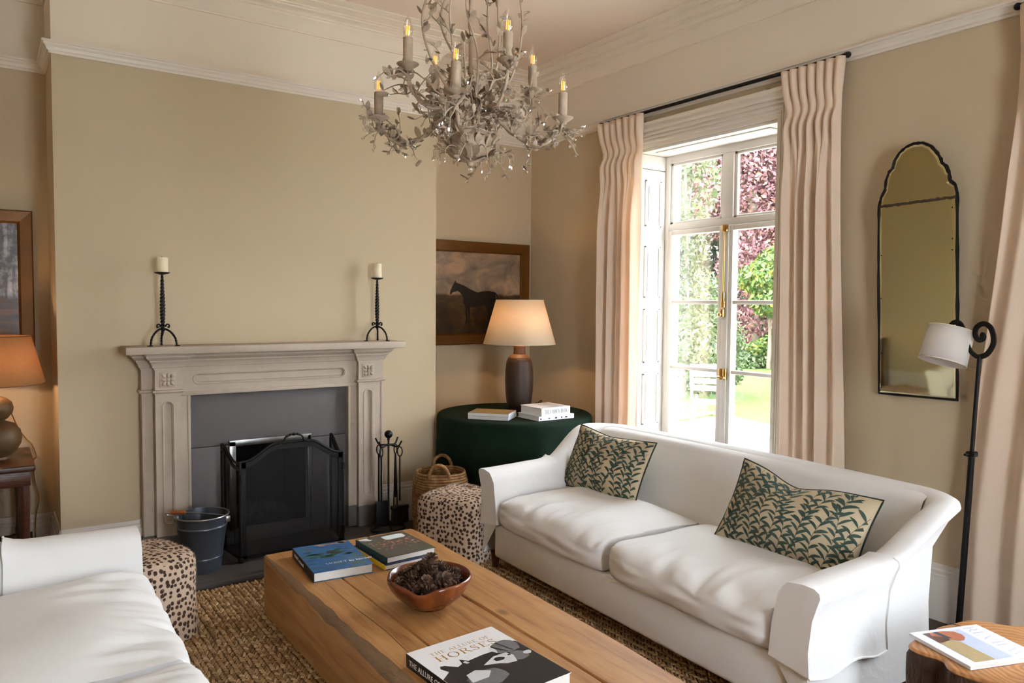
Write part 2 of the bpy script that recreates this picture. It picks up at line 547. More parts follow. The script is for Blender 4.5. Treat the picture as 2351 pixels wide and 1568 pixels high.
# ------------------------------------------------------------------ room shell
W1, W2, WF = 3.215, 0.505, 1.40       # window centres: two on the right wall (Y), one behind the camera (X)
WH, WT = 0.555, 2.52                  # half width and head height of the openings
def build_shell():
    struct(B().box(XL - .3, XW + .38, YF - .38, YA + .3, -0.12, 0).obj('floor', M_FLOOR, smooth=False), 'dark stained wooden floor of the sitting room')
    struct(B().box(XL - .3, XW + .38, YF - .38, YA + .3, ZC, ZC + .25).obj('ceiling', M_CEIL, smooth=False), 'cream painted plaster ceiling')
    struct(B().box(XL - .3, XW + .38, YA, YA + .3, 0, ZC).obj('wall_back', M_WALL, smooth=False), 'sage painted back wall of the alcoves')
    struct(B().box(XL - .3, XL, YF - .38, YA, 0, ZC).obj('wall_left', M_WALL, smooth=False), 'sage painted left wall')
    b = B()
    z0, z1, fx0, fx1 = 0.04, 0.63, 1.18, 1.62
    b.box(BX0, fx0, YB, YA, 0, ZC).box(fx1, BX1, YB, YA, 0, ZC).box(fx0, fx1, YB, YA, z1, ZC).box(fx0, fx1, YB, YA, 0, z0)
    struct(b.obj('wall_chimney', M_WALL, smooth=False), 'sage painted chimney breast above the stone fireplace')
    b = B()
    ys = [YF - .38, W2 - WH, W2 + WH, W1 - WH, W1 + WH, YA]
    for i in range(5):
        if i in (1, 3):
            b.box(XW, XW + .38, ys[i], ys[i + 1], WT, ZC)
        else:
            b.box(XW, XW + .38, ys[i], ys[i + 1], 0, ZC)
    struct(b.obj('wall_right', M_WALL, smooth=False), 'sage painted window wall')
    b = B()
    b.box(XL, WF - WH, YF - .38, YF, 0, ZC).box(WF + WH, XW, YF - .38, YF, 0, ZC).box(WF - WH, WF + WH, YF - .38, YF, WT, ZC)
    struct(b.obj('wall_front', M_WALL, smooth=False), 'sage painted wall behind the camera')
    room = [(XL, YF), (XW, YF), (XW, YA), (BX1, YA), (BX1, YB), (BX0, YB), (BX0, YA), (XL, YA)]
    cor = [(0, 3.10), (.010, 3.10), (.010, 3.110), (.018, 3.116), (.03, 3.135), (.05, 3.155), (.068, 3.168), (.068, 3.180), (.076, 3.183),
           (.076, 3.192), (.092, 3.205), (.105, 3.209), (.105, 3.219), (.115, 3.221), (.115, 3.229), (.135, 3.238), (.165, 3.244), (.165, 3.252),
           (.20, 3.256), (.215, 3.262), (.215, ZC), (0, ZC)]
    struct(B().sweep(room, cor, True).obj('trim_1', M_CREAM, ang=25), 'cream plaster cornice running round the ceiling')
    rail = [(0, ZR), (.012, ZR), (.012, ZR + .012), (.02, ZR + .016), (.024, ZR + .03), (.034, ZR + .04), (.034, ZR + .047), (.042, ZR + .05), (.042, ZR + .06), (0, ZR + .064)]
    struct(B().sweep(room, rail, True).obj('trim_2', M_TRIM, ang=25), 'cream picture rail moulding round the walls')
    def skirt(name, plan, lab):
        p = [(0, 0), (.026, 0), (.026, .19), (.022, .20), (.022, .215), (.017, .22), (.017, .236), (.010, .243), (.006, .262), (0, .264)]
        struct(B().sweep(plan, p).obj(name, M_SKIRT, ang=25), lab)
    skirt('baseboard_left', [(BX0, YB + .0), (BX0, YA), (XL, YA), (XL, YF)], 'painted skirting board of the left alcove')
    skirt('baseboard_breast_left', [(1.40 - .716, YB), (BX0, YB)], 'painted skirting board left of the fireplace')
    skirt('baseboard_breast_right', [(BX1, YB), (1.40 + .716, YB)], 'painted skirting board right of the fireplace')
    skirt('baseboard_alcove', [(XW, W1 + WH + .14), (XW, YA), (BX1, YA), (BX1, YB + .0)], 'painted skirting board of the right alcove')
    skirt('baseboard_right', [(XW, W2 + WH + .14), (XW, W1 - WH - .14)], 'painted skirting board under the mirror')
build_shell()

# ------------------------------------------------------------------ windows
def build_window(name, loc, rz, label, detail=True):
    """local x along the wall, y outwards, z up; origin on the inner wall plane"""
    e = bpy.data.objects.new(name, None)
    COL.objects.link(e)
    e.location, e.rotation_euler = loc, (0, 0, rz)
    struct(e, label)
    F0, F1 = .25, .30
    b = B()
    for s in (-1, 1):
        b.rbox(min(s * WH, s * .50), max(s * WH, s * .50), F0, F1, 0, WT, .004)
    b.rbox(-.501, .501, F0 + .001, F1 - .001, 2.452, WT - .001, .004)
    b.rbox(-.501, .501, F0 + .001, F1 - .001, 1.992, 2.035, .004)
    b.rbox(-.045, .045, F0 + .002, F1 - .002, 2.034, 2.453, .004)
    b.rbox(-.501, .501, F0 - .02, F1 - .001, .001, .035, .004)
    b.obj('window_frame', M_WINW, e)
    bead = B()
    for x0, x1 in ((-.50, -.045), (.045, .50)):
        for (a0, a1, c0, c1) in ((x0, x0 + .022, 2.035, 2.452), (x1 - .022, x1, 2.035, 2.452), (x0, x1, 2.035, 2.052), (x0, x1, 2.435, 2.452)):
            bead.rbox(a0, a1, F0 + .015, F1 - .01, c0, c1, .003, 1)
    bead.obj('upper_beading', M_WINW, e)
    cells = []
    for x0, x1 in ((-.50, -.045), (.045, .50)):
        cells.append((x0 + .018, x1 - .018, 2.048, 2.44))
    zz = [.56, 1.045, 1.495, 1.955]
    for s in (-1, 1):
        leaf = B()
        x0, x1 = (.006, .498) if s > 0 else (-.498, -.006)
        st_in = (x0, x0 + .05) if s > 0 else (x1 - .05, x1)
        st_out = (x1 - .03, x1) if s > 0 else (x0, x0 + .03)
        for q in (st_in, st_out):
            leaf.rbox(q[0], q[1], F0 - .004, F1, .037, 1.988, .004)
        gx0, gx1 = (st_in[1], st_out[0]) if s > 0 else (st_out[1], st_in[0])
        leaf.rbox(gx0 - .001, gx1 + .001, F0 - .003, F1 - .001, 1.955, 1.9875, .003)
        leaf.rbox(gx0 - .001, gx1 + .001, F0 - .003, F1 - .001, .0375, .555, .003)
        leaf.rbox(gx0 + .07, gx1 - .07, F0 - .012, F0, .16, .46, .01)
        lf = leaf.obj('casement', M_WINW, e)
        for z in (1.045, 1.495):
            B().rbox(gx0, gx1, F0 + .004, F1 - .004, z - .012, z + .012, .004).obj('glazing_bar', M_WINW, lf)
        for i in range(3):
            cells.append((gx0 - .004, gx1 + .004, zz[i] - .006, zz[i + 1] + .006))
    cover = B().rbox(-.016, .030, F0 - .014, F0 - .004, .04, 1.985, .004).obj('cover_strip', M_WINW, e)
    for (x0, x1, z0, z1) in cells:
        B().box(x0, x1, .276, .279, z0, z1).obj('pane', M_GLASS, e, smooth=False)
    # panelled shutters folded into the reveals, panelled soffit, architrave
    for s in (-1, 1):
        sh = B()
        X0 = s * (WH - .001)
        X1 = s * (WH - .018)
        sh.rbox(min(X0, X1), max(X0, X1), .012, F0 - .002, .03, 2.40, .003)
        sh.rbox(min(X0, X1), max(X0, X1), .012, F0 - .002, 2.405, WT - .02, .003)
        so_ = sh.obj('shutter', M_WINW, e)
        for z0, z1 in ((2.01, 2.33), (1.52, 1.88), (1.07, 1.45), (.64, 1.0), (.12, .56)):
            p = B()
            xi = s * (WH - .018)
            for (q0, q1, w0, w1) in ((.05, .205, z0, z0 + .016), (.05, .205, z1 - .016, z1), (.05, .066, z0, z1), (.189, .205, z0, z1)):
                p.rbox(min(xi, xi - s * .009), max(xi, xi - s * .009), q0, q1, w0, w1, .003, 1)
            p.rbox(min(xi, xi - s * .007), max(xi, xi - s * .007), .085, .17, z0 + .04, z1 - .04, .005, 1)
            p.obj('shutter_panel', M_WINW, so_)
    b = B()
    b.box(-WH, WH, 0, F0, WT - .018, WT - .001)
    b.rbox(-WH + .10, WH - .10, .06, .19, WT - .026, WT - .017, .004)
    b.obj('soffit', M_WINW, e)
    b = B()
    arch = [(0, 0), (0, .014), (.022, .016), (.024, .026), (.032, .028), (.034, .020), (.042, .020), (.044, .034), (.052, .036), (.054, .027), (.062, .027), (.064, .042), (.072, .044), (.074, .034), (.084, .034), (.086, .050), (.098, .054), (.100, .044), (.112, .046), (.118, .060), (.134, .062), (.14, .048), (.14, 0)]
    pth = [(-WH, .0), (-WH, WT), (WH, WT), (WH, .0)]
    # architrave: profile swept round three sides
    vs, fs = [], []
    m = len(arch)
    dirs = [(-1, 0), (-1, 1), (1, 1), (1, 0)]
    for (px, pz), (dx, dz) in zip(pth, dirs):
        for (o, h) in arch:
            k = 1.0
            vs.append((px + dx * o, -h, pz + dz * o * (0.165 / 0.14 if dz else 1)))
    for i in range(3):
        for j in range(m - 1):
            a = i * m + j
            fs.append((a, a + m, a + m + 1, a + 1))
    b.add(vs, fs)
    b.obj('architrave', M_TRIM, e, ang=20)
    if detail:
        bolt = B()
        bolt.tube([(.008, F0 - .028, 1.43), (.008, F0 - .028, 1.985)], .006, 8)
        bolt.rbox(-.012, .028, F0 - .034, F0 - .012, 1.945, 1.99, .003)
        bolt.rbox(-.006, .022, F0 - .036, F0 - .012, 1.46, 1.50, .003)
        bolt.rbox(-.002, .018, F0 - .036, F0 - .012, 1.50, 1.56, .003)
        bolt.ell((-.004, F0 - .045, 1.415), (.014, .014, .014), 10, 8)
        bolt.rbox(-.006, .018, F0 - .04, F0 - .012, 1.40, 1.45, .003)
        tag(bolt.obj('espagnolette_bolt', M_BRASS, e), 'polished brass bolt rod')
        lt = B()
        lt.rbox(-.022, .004, F0 - .024, F0 - .004, .995, 1.065, .003)
        lt.rbox(.012, .036, F0 - .024, F0 - .004, .995, 1.065, .003)
        lt.tube([(-.02, F0 - .034, 1.01), (.034, F0 - .034, 1.01)], .007, 8)
        tag(lt.obj('latch', M_BRASS, e), 'polished brass window latch')
    # white stone outer reveal
    b = B()
    for s in (-1, 1):
        b.box(min(s * WH, s * (WH - .03)), max(s * WH, s * (WH - .03)), F1, .39, -.1, WT)
    b.box(-WH, WH, F1, .39, WT - .03, WT)
    b.box(-WH, WH, F1, .43, -.1, .02)
    b.obj('outer_reveal', M_WINW, e, smooth=False)
    return e
build_window('window_1', (XW, W1, 0), -PI / 2, 'tall white french window with brass bolt overlooking the garden')
build_window('window_2', (XW, W2, 0), -PI / 2, 'tall white french window outside the right edge of the view', False)
build_window('window_3', (WF, YF, 0), PI, 'tall white french window behind the camera', False)
portal((XW + .33, W1, 1.26), (0, PI / 2, 0), 2.5, 1.1)
portal((XW + .33, W2, 1.26), (0, PI / 2, 0), 2.5, 1.1)
portal((WF, YF - .33, 1.26), (PI / 2, 0, PI), 1.1, 2.5)

# ------------------------------------------------------------------ curtains and rods
def curtain(label, top, waist, bottom, xc, seed, folds=7, low=5, lean=0.0):
    """top / waist / bottom are (far Y, near Y) edges of the hanging; pinch pleats above, fewer soft folds below"""
    rnd = random.Random(seed)
    ph = [rnd.uniform(-1, 1) for _ in range(4)]
    zt, zw = 2.742, 2.515
    NU, NV = folds * 26 + 1, 90
    def fn(u, t):
        z = zt - (zt - .012) * t
        if z > zw:
            s = (zt - z) / (zt - zw)
            y0, y1 = lerp(top[0], waist[0], smooth(0, 1, s)), lerp(top[1], waist[1], smooth(0, 1, s))
        else:
            s = smooth(0, 1, min(1, (zw - z) / zw * 1.15))
            y0, y1 = lerp(waist[0], bottom[0], s), lerp(waist[1], bottom[1], s)
        k = u * folds
        head = abs(math.sin(PI * k)) ** .6
        d = smooth(zw + .02, zw - .55, z)
        kl = u * low + .16 * ph[0] * math.sin(u * 7 + ph[1] * 3) + .10 * math.sin(z * 1.3 + u * 5 + ph[2] * 3) * d
        body = .5 - .5 * math.cos(2 * PI * kl)
        amp_b = .058 * (1 + .35 * math.sin(u * 9 + ph[3] * 3))
        pinch = math.exp(-((z - zw) / .05) ** 2)
        x = xc - lerp(.034 * head * (1 - .8 * pinch), amp_b * body ** .85, d)
        x -= .016 * math.exp(-((z - zw + .10) / .09) ** 2) * abs(math.sin(PI * k)) ** 2
        y = lerp(y0, y1, u + .010 * math.sin(2 * PI * kl) * d)
        x -= lean * (1 - z / zt)
        return (x, y, z)
    o = B().grid(fn, NU, NV).obj('curtain', M_CURT, ang=85)
    md = o.modifiers.new('thickness', 'SOLIDIFY')
    md.thickness = .004
    return tag(o, label, 'curtain', 'cream pinch-pleat curtains')
curtain('cream pleated curtain on the far side of the window, behind the sofa', (4.105, 3.655), (4.06, 3.66), (4.05, 3.67), 3.60, 3, 7, 5)
curtain('cream pleated curtain between the window and the arched mirror', (2.60, 2.225), (2.57, 2.24), (2.56, 2.16), 3.60, 9, 7, 5)
curtain('cream curtain at the right edge of the picture behind the floor lamp', (1.44, .98), (1.43, .95), (1.58, .95), 3.60, 14, 6, 4, .02)
def rod(y0, y1, label):
    t = thing('curtain_rod', label, 'curtain rod', (3.625, y0, 2.752))
    L = y1 - y0
    B().tube([(0, -.03, 0), (0, L + .03, 0)], .0105, 10).obj('pole', M_ROD, t)
    for y in (.05, L - .05):
        B().tube([(0, y, 0), (.042, y, 0)], .007, 8).obj('bracket', M_ROD, t)
    for y in (-.04, L + .04):
        B().ell((0, y, 0), .016, 10, 8).obj('finial', M_ROD, t)
rod(2.27, 4.07, 'thin black curtain rod above the french window')
rod(-.40, 1.42, 'black curtain rod end at the top right corner')
# ------------------------------------------------------------------ stone fireplace
def stone(name, c, var=0.10, dark=0.55):
    g = G(name, 0.7, spec=0.25)
    v = g.coord()
    a = g.noise(v, 3.0, 5, 0.6)
    s = g.noise(g.coord(scale=(14, 14, 1.6)), 1.2, 4)
    c1 = g.mix(a, mul(c, 1 - var), mul(c, 1 + var))
    blot = g.ramp(g.noise(v, 1.7, 5, 0.65), [(0.5, (0, 0, 0)), (0.78, (0.55, 0.55, 0.55))])
    c1 = g.mix(blot, c1, (c[0] * dark, c[1] * dark * .93, c[2] * dark * .85, 1))
    c1 = g.mix(g.math('MULTIPLY', s, 0.18), c1, mul(c, 0.7))
    g.col(c1)
    g.bump(g.math('ADD', g.noise(v, 50, 5), g.math('MULTIPLY', a, .5)), 0.25, 0.004)
    return g.m
M_STONE = stone('pale_limestone', srgb(190, 174, 158), .12, .5)
M_SLATE = stone('grey_slate', srgb(108, 102, 102), 0.08, 0.7)
M_PLINTH = stone('dark_plinth_stone', srgb(104, 98, 94), 0.12, 0.6)
M_HEARTH = stone('hearth_slate', srgb(82, 76, 74), 0.12, 0.6)
M_SOOT = solid('sooty_iron', srgb(20, 18, 17), 0.8, var=0.3, vs=6)
def stadium(cx, cz, hw, hh, n=40):
    """closed loop of a slot with round ends, upright if hh > hw"""
    out = []
    if hh >= hw:
        for i in range(n):
            a = 2 * PI * i / n
            out.append((cx + hw * math.cos(a), cz + (hh - hw) * (1 if math.sin(a) >= 0 else -1) * (1 if abs(math.sin(a)) > 1e-6 else 0) + hw * math.sin(a)))
    else:
        for i in range(n):
            a = 2 * PI * i / n
            out.append((cx + (hw - hh) * (1 if math.cos(a) >= 0 else -1) * (1 if abs(math.cos(a)) > 1e-6 else 0) + hh * math.cos(a), cz + hh * math.sin(a)))
    return out
def slot_plate(b, x0, x1, z0, z1, yf, hw, hh, depth, czo=0.0, n=40):
    """front plate at y=yf with a recessed slot (towards +y)"""
    cx, cz = (x0 + x1) / 2, (z0 + z1) / 2 + czo
    L = stadium(cx, cz, hw, hh, n)
    out = []
    for (px, pz) in L:
        dx, dz = px - cx, pz - cz
        k = 1e9
        if abs(dx) > 1e-9:
            k = min(k, ((x1 - cx) if dx > 0 else (x0 - cx)) / dx)
        if abs(dz) > 1e-9:
            k = min(k, ((z1 - cz) if dz > 0 else (z0 - cz)) / dz)
        out.append([cx + dx * k, cz + dz * k])
    for cxr, czr in ((x0, z0), (x1, z0), (x0, z1), (x1, z1)):
        j = min(range(n), key=lambda q: (out[q][0] - cxr) ** 2 + (out[q][1] - czr) ** 2)
        out[j] = [cxr, czr]
    def inset(q):
        return stadium(cx, cz, max(.001, hw - q), max(.001, hh - q), n)
    rings = [[(p[0], yf, p[1]) for p in out], [(p[0], yf, p[1]) for p in L]]
    for q, d in ((.002, -.004), (.007, -.004), (.009, .003), (.013, .004), (.016, depth)):
        rings.append([(p[0], yf + d, p[1]) for p in inset(q)])
    m = min(hw, hh)
    for q in (m * .45, m * .8):
        rings.append([(p[0], yf + depth * .55, p[1]) for p in inset(q)])
    vs = [p for r in rings for p in r]
    fs = []
    for i in range(len(rings) - 1):
        for j in range(n):
            fs.append((i * n + j, i * n + (j + 1) % n, (i + 1) * n + (j + 1) % n, (i + 1) * n + j))
    fs.append(tuple((len(rings) - 1) * n + j for j in range(n)))
    b.add(vs, fs)
def build_fireplace():
    t = thing('fireplace', 'pale carved limestone fireplace surround on the chimney breast', 'fireplace', (1.40, YB, 0))
    HZ = .045
    # overmantel shelf
    B().rbox(-.808, .808, -.205, 0, 1.186, 1.228, .006).obj('mantel_shelf', M_STONE, t)
    con = [(-.715, 0), (-.715, -.06), (-.655, -.06), (-.655, -.11), (-.525, -.11), (-.525, -.075), (.525, -.075), (.525, -.11), (.655, -.11), (.655, -.06), (.715, -.06), (.715, 0)]
    con_r = con[::-1]     # walk right to left so that the left normal points into the room
    cove = [(0, 1.098), (.006, 1.098), (.006, 1.106), (.012, 1.108), (.016, 1.12), (.022, 1.134), (.03, 1.142), (.03, 1.15), (.04, 1.156), (.05, 1.166), (.05, 1.176), (.06, 1.178), (.06, 1.187), (0, 1.187)]
    B().sweep(con_r, cove).obj('bed_moulding', M_STONE, t, ang=25)
    # frieze with the long sunk panel
    b = B()
    slot_plate(b, -.525, .525, .965, 1.10, -.075, .455, .034, .020, .004, 64)
    b.box(-.525, .525, -.045, -.0, .945, 1.10)
    b.box(-.525, .525, -.0745, -.045, .96, .966).box(-.525, .525, -.0745, -.045, 1.094, 1.10)
    b.rbox(-.525, .525, -.083, -.06, .945, .967, .004)
    b.obj('frieze', M_STONE, t, ang=30)
    for s in (-1, 1):
        xa, xb = (.525, .655) if s > 0 else (-.655, -.525)
        # frieze block with a carved flower
        b = B().box(xa, xb, -.11, 0, .985, 1.10)
        b.box(min(s * .655, s * .715), max(s * .655, s * .715), -.06, 0, .985, 1.10)
        fb = b.obj('frieze_block', M_STONE, t, smooth=False)
        r = B()
        cx, cz = s * .59, 1.043
        r.rbox(cx - .042, cx + .042, -.114, -.108, cz - .042, cz + .042, .002)
        r.ell((cx, -.120, cz), (.010, .008, .010), 10, 6)
        for k in range(4):
            a = k * PI / 2
            for q in (0, PI / 4):
                L = .022 if q == 0 else .030
                r.ell((cx + L * math.cos(a + q), -.117, cz + L * math.sin(a + q)), (.014, .007, .009), 10, 6, Matrix.Rotation(-(a + q), 3, 'Y'))
        r.obj('flower_carving', M_STONE, fb)
        # necking band round the pilaster
        path = [(.525, -.0), (.525, -.11), (.655, -.11), (.655, -.06), (.715, -.06), (.715, 0)]
        path = [(s * x, y) for x, y in path]
        if s > 0:
            path = path[::-1]
        band = [(0, .962), (.004, .962), (.004, .968), (.010, .970), (.014, .976), (.012, .983), (.004, .986), (0, .987)]
        B().sweep(path, band).obj('necking_band', M_STONE, t, ang=30)
        # pilaster shaft with a sunk arched panel
        b = B()
        slot_plate(b, xa, xb, .175, .963, -.11, .033, .345, .024, .012)
        b.box(xa, xb, -.075, 0, .175, .963).box(xa, xa + .004, -.1095, -.075, .175, .963).box(xb - .004, xb, -.1095, -.075, .175, .963).box(xa, xb, -.1095, -.075, .175, .18).box(xa, xb, -.1095, -.075, .958, .963)
        b.box(min(s * .655, s * .715), max(s * .655, s * .715), -.06, 0, .175, .963)
        b.rbox(min(s * .700, s * .716), max(s * .700, s * .716), -.066, -.05, .175, .963, .004)
        b.box(min(s * .470, s * .525), max(s * .470, s * .525), -.075, 0, .175, .963)
        b.rbox(min(s * .468, s * .484), max(s * .468, s * .484), -.080, -.07, .175, .955, .004)
        b.obj('pilaster', M_STONE, t, ang=30)
        b = B().rbox(xa - .006, xb + .006, -.122, 0, HZ, .176, .006)
        b.rbox(min(s * .66, s * .722), max(s * .66, s * .722), -.068, 0, HZ, .176, .006)
        b.rbox(min(s * .465, s * .525), max(s * .465, s * .525), -.085, 0, HZ, .176, .006)
        tag(b.obj('plinth_block', M_PLINTH, t), 'dark grey plinth stone')
    # slate slips round the opening (three slabs with thin joints)
    for (x0, x1, z0, z1) in ((-.470, .470, .637, .945), (-.470, -.225, HZ, .634), (.225, .470, HZ, .634), (-.225, .225, HZ, .13)):
        B().rbox(x0, x1, -.03, -.002, z0, z1, .003).obj('slate_slab', M_SLATE, t)
    b = B()
    for (x0, x1, z0, z1) in ((-.252, -.215, .13, .655), (.215, .240, .13, .655), (-.252, .240, .625, .662)):
        b.rbox(x0, x1, -.045, -.028, z0, z1, .003)
    tag(b.obj('steel_frame', M_SILVER, t), 'worn steel frame of the fire opening')
    b = B()
    b.box(-.219, .219, .43, .435, .045, .63).box(-.2195, -.213, 0, .43, .045, .63).box(.213, .2195, 0, .43, .045, .63).box(-.219, .219, 0, .43, .624, .6295).box(-.219, .219, 0, .43, .0405, .13)
    b.obj('firebox', M_SOOT, t, smooth=False)
    b = B()
    for k in range(5):
        b.tube([(-.16 + .05 * k, .10, .16), (-.12 + .05 * k, .25, .19 + .02 * (k % 2))], .022, 8)
    b.obj('ash_log', solid('charred_log', srgb(60, 46, 36), .9, var=.4, vs=20), t)
    # hearth
    h = thing('hearth', 'dark slate hearth slab in front of the fireplace', 'hearth', (1.40, 0, 0))
    B().rbox(-.86, .755, 4.005, YB - .001, 0, .045, .008).obj('slab', M_HEARTH, h)
    B().rbox(-.86, .755, 3.985, 4.10, 0, .030, .006).obj('kerb', M_HEARTH, h)
build_fireplace()

# ------------------------------------------------------------------ fire screen
def mesh_mat():
    g = G('fine_wire_mesh', 0.6, 0.4)
    g.col(srgb(24, 22, 22))
    tr = g.n('BsdfTransparent')
    mx = g.n('MixShader', {0: 0.62, 1: tr.outputs[0], 2: g.b.outputs[0]})
    g.t.links.new(mx.outputs[0], g.out.inputs[0])
    return g.m
def build_screen():
    t = thing('fire_screen', 'black folding mesh fire screen with arched top and handle', 'fire screen', (1.41, 4.17, .045))
    M_MESH = mesh_mat()
    HW = .295
    def top(x):
        return .555 + .085 * smooth(HW * .92, HW * .30, abs(x))
    xs = [lerp(-HW, HW, i / 40) for i in range(41)]
    b = B()
    b.tube([(-HW, 0, .02)] + [(-HW, 0, .02 + (top(-HW) - .02) * k / 4) for k in range(1, 4)] + [(x, 0, top(x)) for x in xs] + [(HW, 0, .02 + (top(HW) - .02) * k / 4) for k in (3, 2, 1)], .008, 8, True)
    b.box(-HW, HW, -.004, .004, .015, .035)
    for i in range(40):
        xa, xb = xs[i], xs[i + 1]
        b.add([(xa, -.004, top(xa) - .035), (xb, -.004, top(xb) - .035), (xb, -.004, top(xb)), (xa, -.004, top(xa)), (xa, .004, top(xa) - .035), (xb, .004, top(xb) - .035), (xb, .004, top(xb)), (xa, .004, top(xa))],
              [(0, 1, 2, 3), (7, 6, 5, 4), (0, 4, 5, 1), (3, 2, 6, 7)])
    for s in (-1, 1):
        b.box(s * HW - (.0 if s < 0 else .03), s * HW + (.03 if s < 0 else 0), -.004, .004, .02, .56)
        b.rbox(s * HW - .012, s * HW + .012, -.016, .016, 0, .03, .004)
    b.obj('front_frame', M_BLACK, t)
    g = B()
    vs = []
    for x in xs:
        vs += [(x, 0, .03), (x, 0, top(x) - .01)]
    g.add(vs, [(2 * i, 2 * i + 2, 2 * i + 3, 2 * i + 1) for i in range(40)])
    g.obj('mesh_panel', M_MESH, t, smooth=False)
    hd = B()
    hd.tube(spline([(-.085, -.008, .636), (-.06, -.008, .648), (-.045, -.008, .672), (0, -.008, .684), (.045, -.008, .672), (.06, -.008, .648), (.085, -.008, .636)], 6), .0055, 8)
    hd.ell((0, -.008, .684), (.014, .009, .009), 10, 8)
    hd.ell((-.02, -.008, .683), (.006, .0075, .0075), 8, 6)
    hd.ell((.02, -.008, .683), (.006, .0075, .0075), 8, 6)
    hd.obj('handle', M_BLACK, t)
    for s in (-1, 1):
        w = B()
        def wt(q):
            return .545 + .075 * smooth(.25, 1, q)
        ex = s * (HW + .03)
        p = [(lerp(s * HW, ex, q), lerp(0, .27, q), wt(q)) for q in [i / 14 for i in range(15)]]
        w.tube([(s * HW, 0, .02)] + p + [(ex, .27, .02)], .007, 8)
        w.tube([(s * HW, 0, .02), (ex, .27, .02)], .008, 6)
        w.tube([(q[0], q[1], q[2] - .03) for q in p], .009, 6)
        w.tube([(ex - s * .012, .245, .02), (ex - s * .012, .245, .60)], .007, 6)
        wf = w.obj('wing_frame', M_BLACK, t)
        m = B()
        vs = []
        for q in p:
            vs += [(q[0], q[1], .02), (q[0], q[1], q[2])]
        m.add(vs, [(2 * i, 2 * i + 2, 2 * i + 3, 2 * i + 1) for i in range(14)])
        m.obj('wing_mesh', M_MESH, wf, smooth=False)
        for z in (.10, .47):
            B().tube([(s * HW, -.006, z - .02), (s * HW, -.006, z + .02)], .010, 8).obj('hinge', M_BLACK, t)
build_screen()

# ------------------------------------------------------------------ fire tools
def build_tools():
    t = thing('fire_tool_stand', 'black iron companion stand with ball finial holding fire tools', 'fire tools', (2.055, 4.29, .045))
    b = B()
    b.tube([(0, 0, .03), (0, 0, .57)], .0065, 8)
    b.tube([(0, 0, .57), (0, 0, .585)], .009, 8)
    b.obj('post', M_BLACK, t)
    B().ell((0, 0, .605), .026, 20, 14).obj('ball_finial', solid('black_ball', srgb(20, 20, 21), .3, .2), t)
    hk = B()
    hk.lathe([(.0, .532), (.012, .532), (.03, .536), (.03, .54), (.012, .544), (0, .544)], 16)
    for k in range(4):
        a = k * PI / 2 + .5
        c, s = math.cos(a), math.sin(a)
        hk.tube([(c * .02, s * .02, .538), (c * .055, s * .055, .532), (c * .08, s * .08, .54), (c * .10, s * .10, .572)], .0055, 8)
    hk.obj('hook_crown', M_BLACK, t)
    ft = B()
    ft.tube(spline([(.115 * math.cos(a), .075 * math.sin(a), .008) for a in [2 * PI * i / 12 for i in range(13)]], 3)[:-1], .008, 8, closed=True)
    for a in (.6, 2.7, 4.6):
        ft.tube(spline([(0, 0, .06), (.03 * math.cos(a), .02 * math.sin(a), .035), (.115 * math.cos(a), .075 * math.sin(a), .008)], 6), .006, 8)
    ft.obj('foot', M_BLACK, t)
    # the four tools, each hanging from its hook
    def tool(name, label, a, kind):
        c, s = math.cos(a), math.sin(a)
        o = thing(name, label, 'fire tool', (2.055 + c * .075, 4.29 + s * .075, .045), a)
        b = B()
        loop = [(.0 + .016 * math.sin(q), 0, .50 + .03 * math.cos(q) - .0) for q in [PI * 2 * i / 16 for i in range(16)]]
        b.tube(loop, .004, 6, closed=True)
        b.tube([(0, 0, .47), (0, 0, .19)], .0055, 8)
        b.obj('rod', M_BLACK, o)
        if kind == 'shovel':
            m = Matrix.Rotation(-a + .0, 4, 'Z')
            q = B()
            q.rbox(-.042, .042, -.003, .003, .04, .20, .003, 2, m)
            q.rbox(-.042, -.036, -.02, .003, .05, .19, .003, 2, m)
            q.rbox(.036, .042, -.02, .003, .05, .19, .003, 2, m)
            q.obj('blade', M_BLACK, o)
        elif kind == 'brush':
            m = Matrix.Rotation(-a, 4, 'Z')
            B().rbox(-.058, .058, -.018, .018, .135, .16, .006, 2, m).obj('brush_head', M_BLACK, o)
            q = B()
            rr = random.Random(5)
            for i in range(220):
                x, y = rr.uniform(-.052, .052), rr.uniform(-.014, .014)
                p0 = m @ Vector((x, y, .137))
                p1 = m @ Vector((x * 1.06, y * 1.3, .045 + rr.uniform(0, .012)))
                q.tube([p0, p1], .0022, 4, False)
            tag(q.obj('bristles', solid('black_bristle', srgb(26, 26, 24), .8), o), kind='stuff')
        elif kind == 'poker':
            B().tube([(0, 0, .20), (0, 0, .06), (.0, 0, .03)], [.0055, .0055, .002], 8).obj('point', M_BLACK, o)
        else:
            for sg in (-1, 1):
                B().tube([(sg * .004, 0, .46), (sg * .012, 0, .30), (sg * .02, 0, .12), (sg * .004, 0, .05)], .004, 6).obj('tong_arm', M_BLACK, o)
    tool('fire_shovel', 'black fire shovel hanging on the left of the tool stand', PI + .5, 'shovel')
    tool('hearth_brush', 'black bristle hearth brush hanging on the right of the stand', .5 - PI / 2 + .25, 'brush')
    tool('fire_poker', 'thin black poker hanging at the back of the stand', .5 + PI / 2, 'poker')
    tool('fire_tongs', 'black fire tongs hanging nearest the alcove', .5, 'tongs')
build_tools()

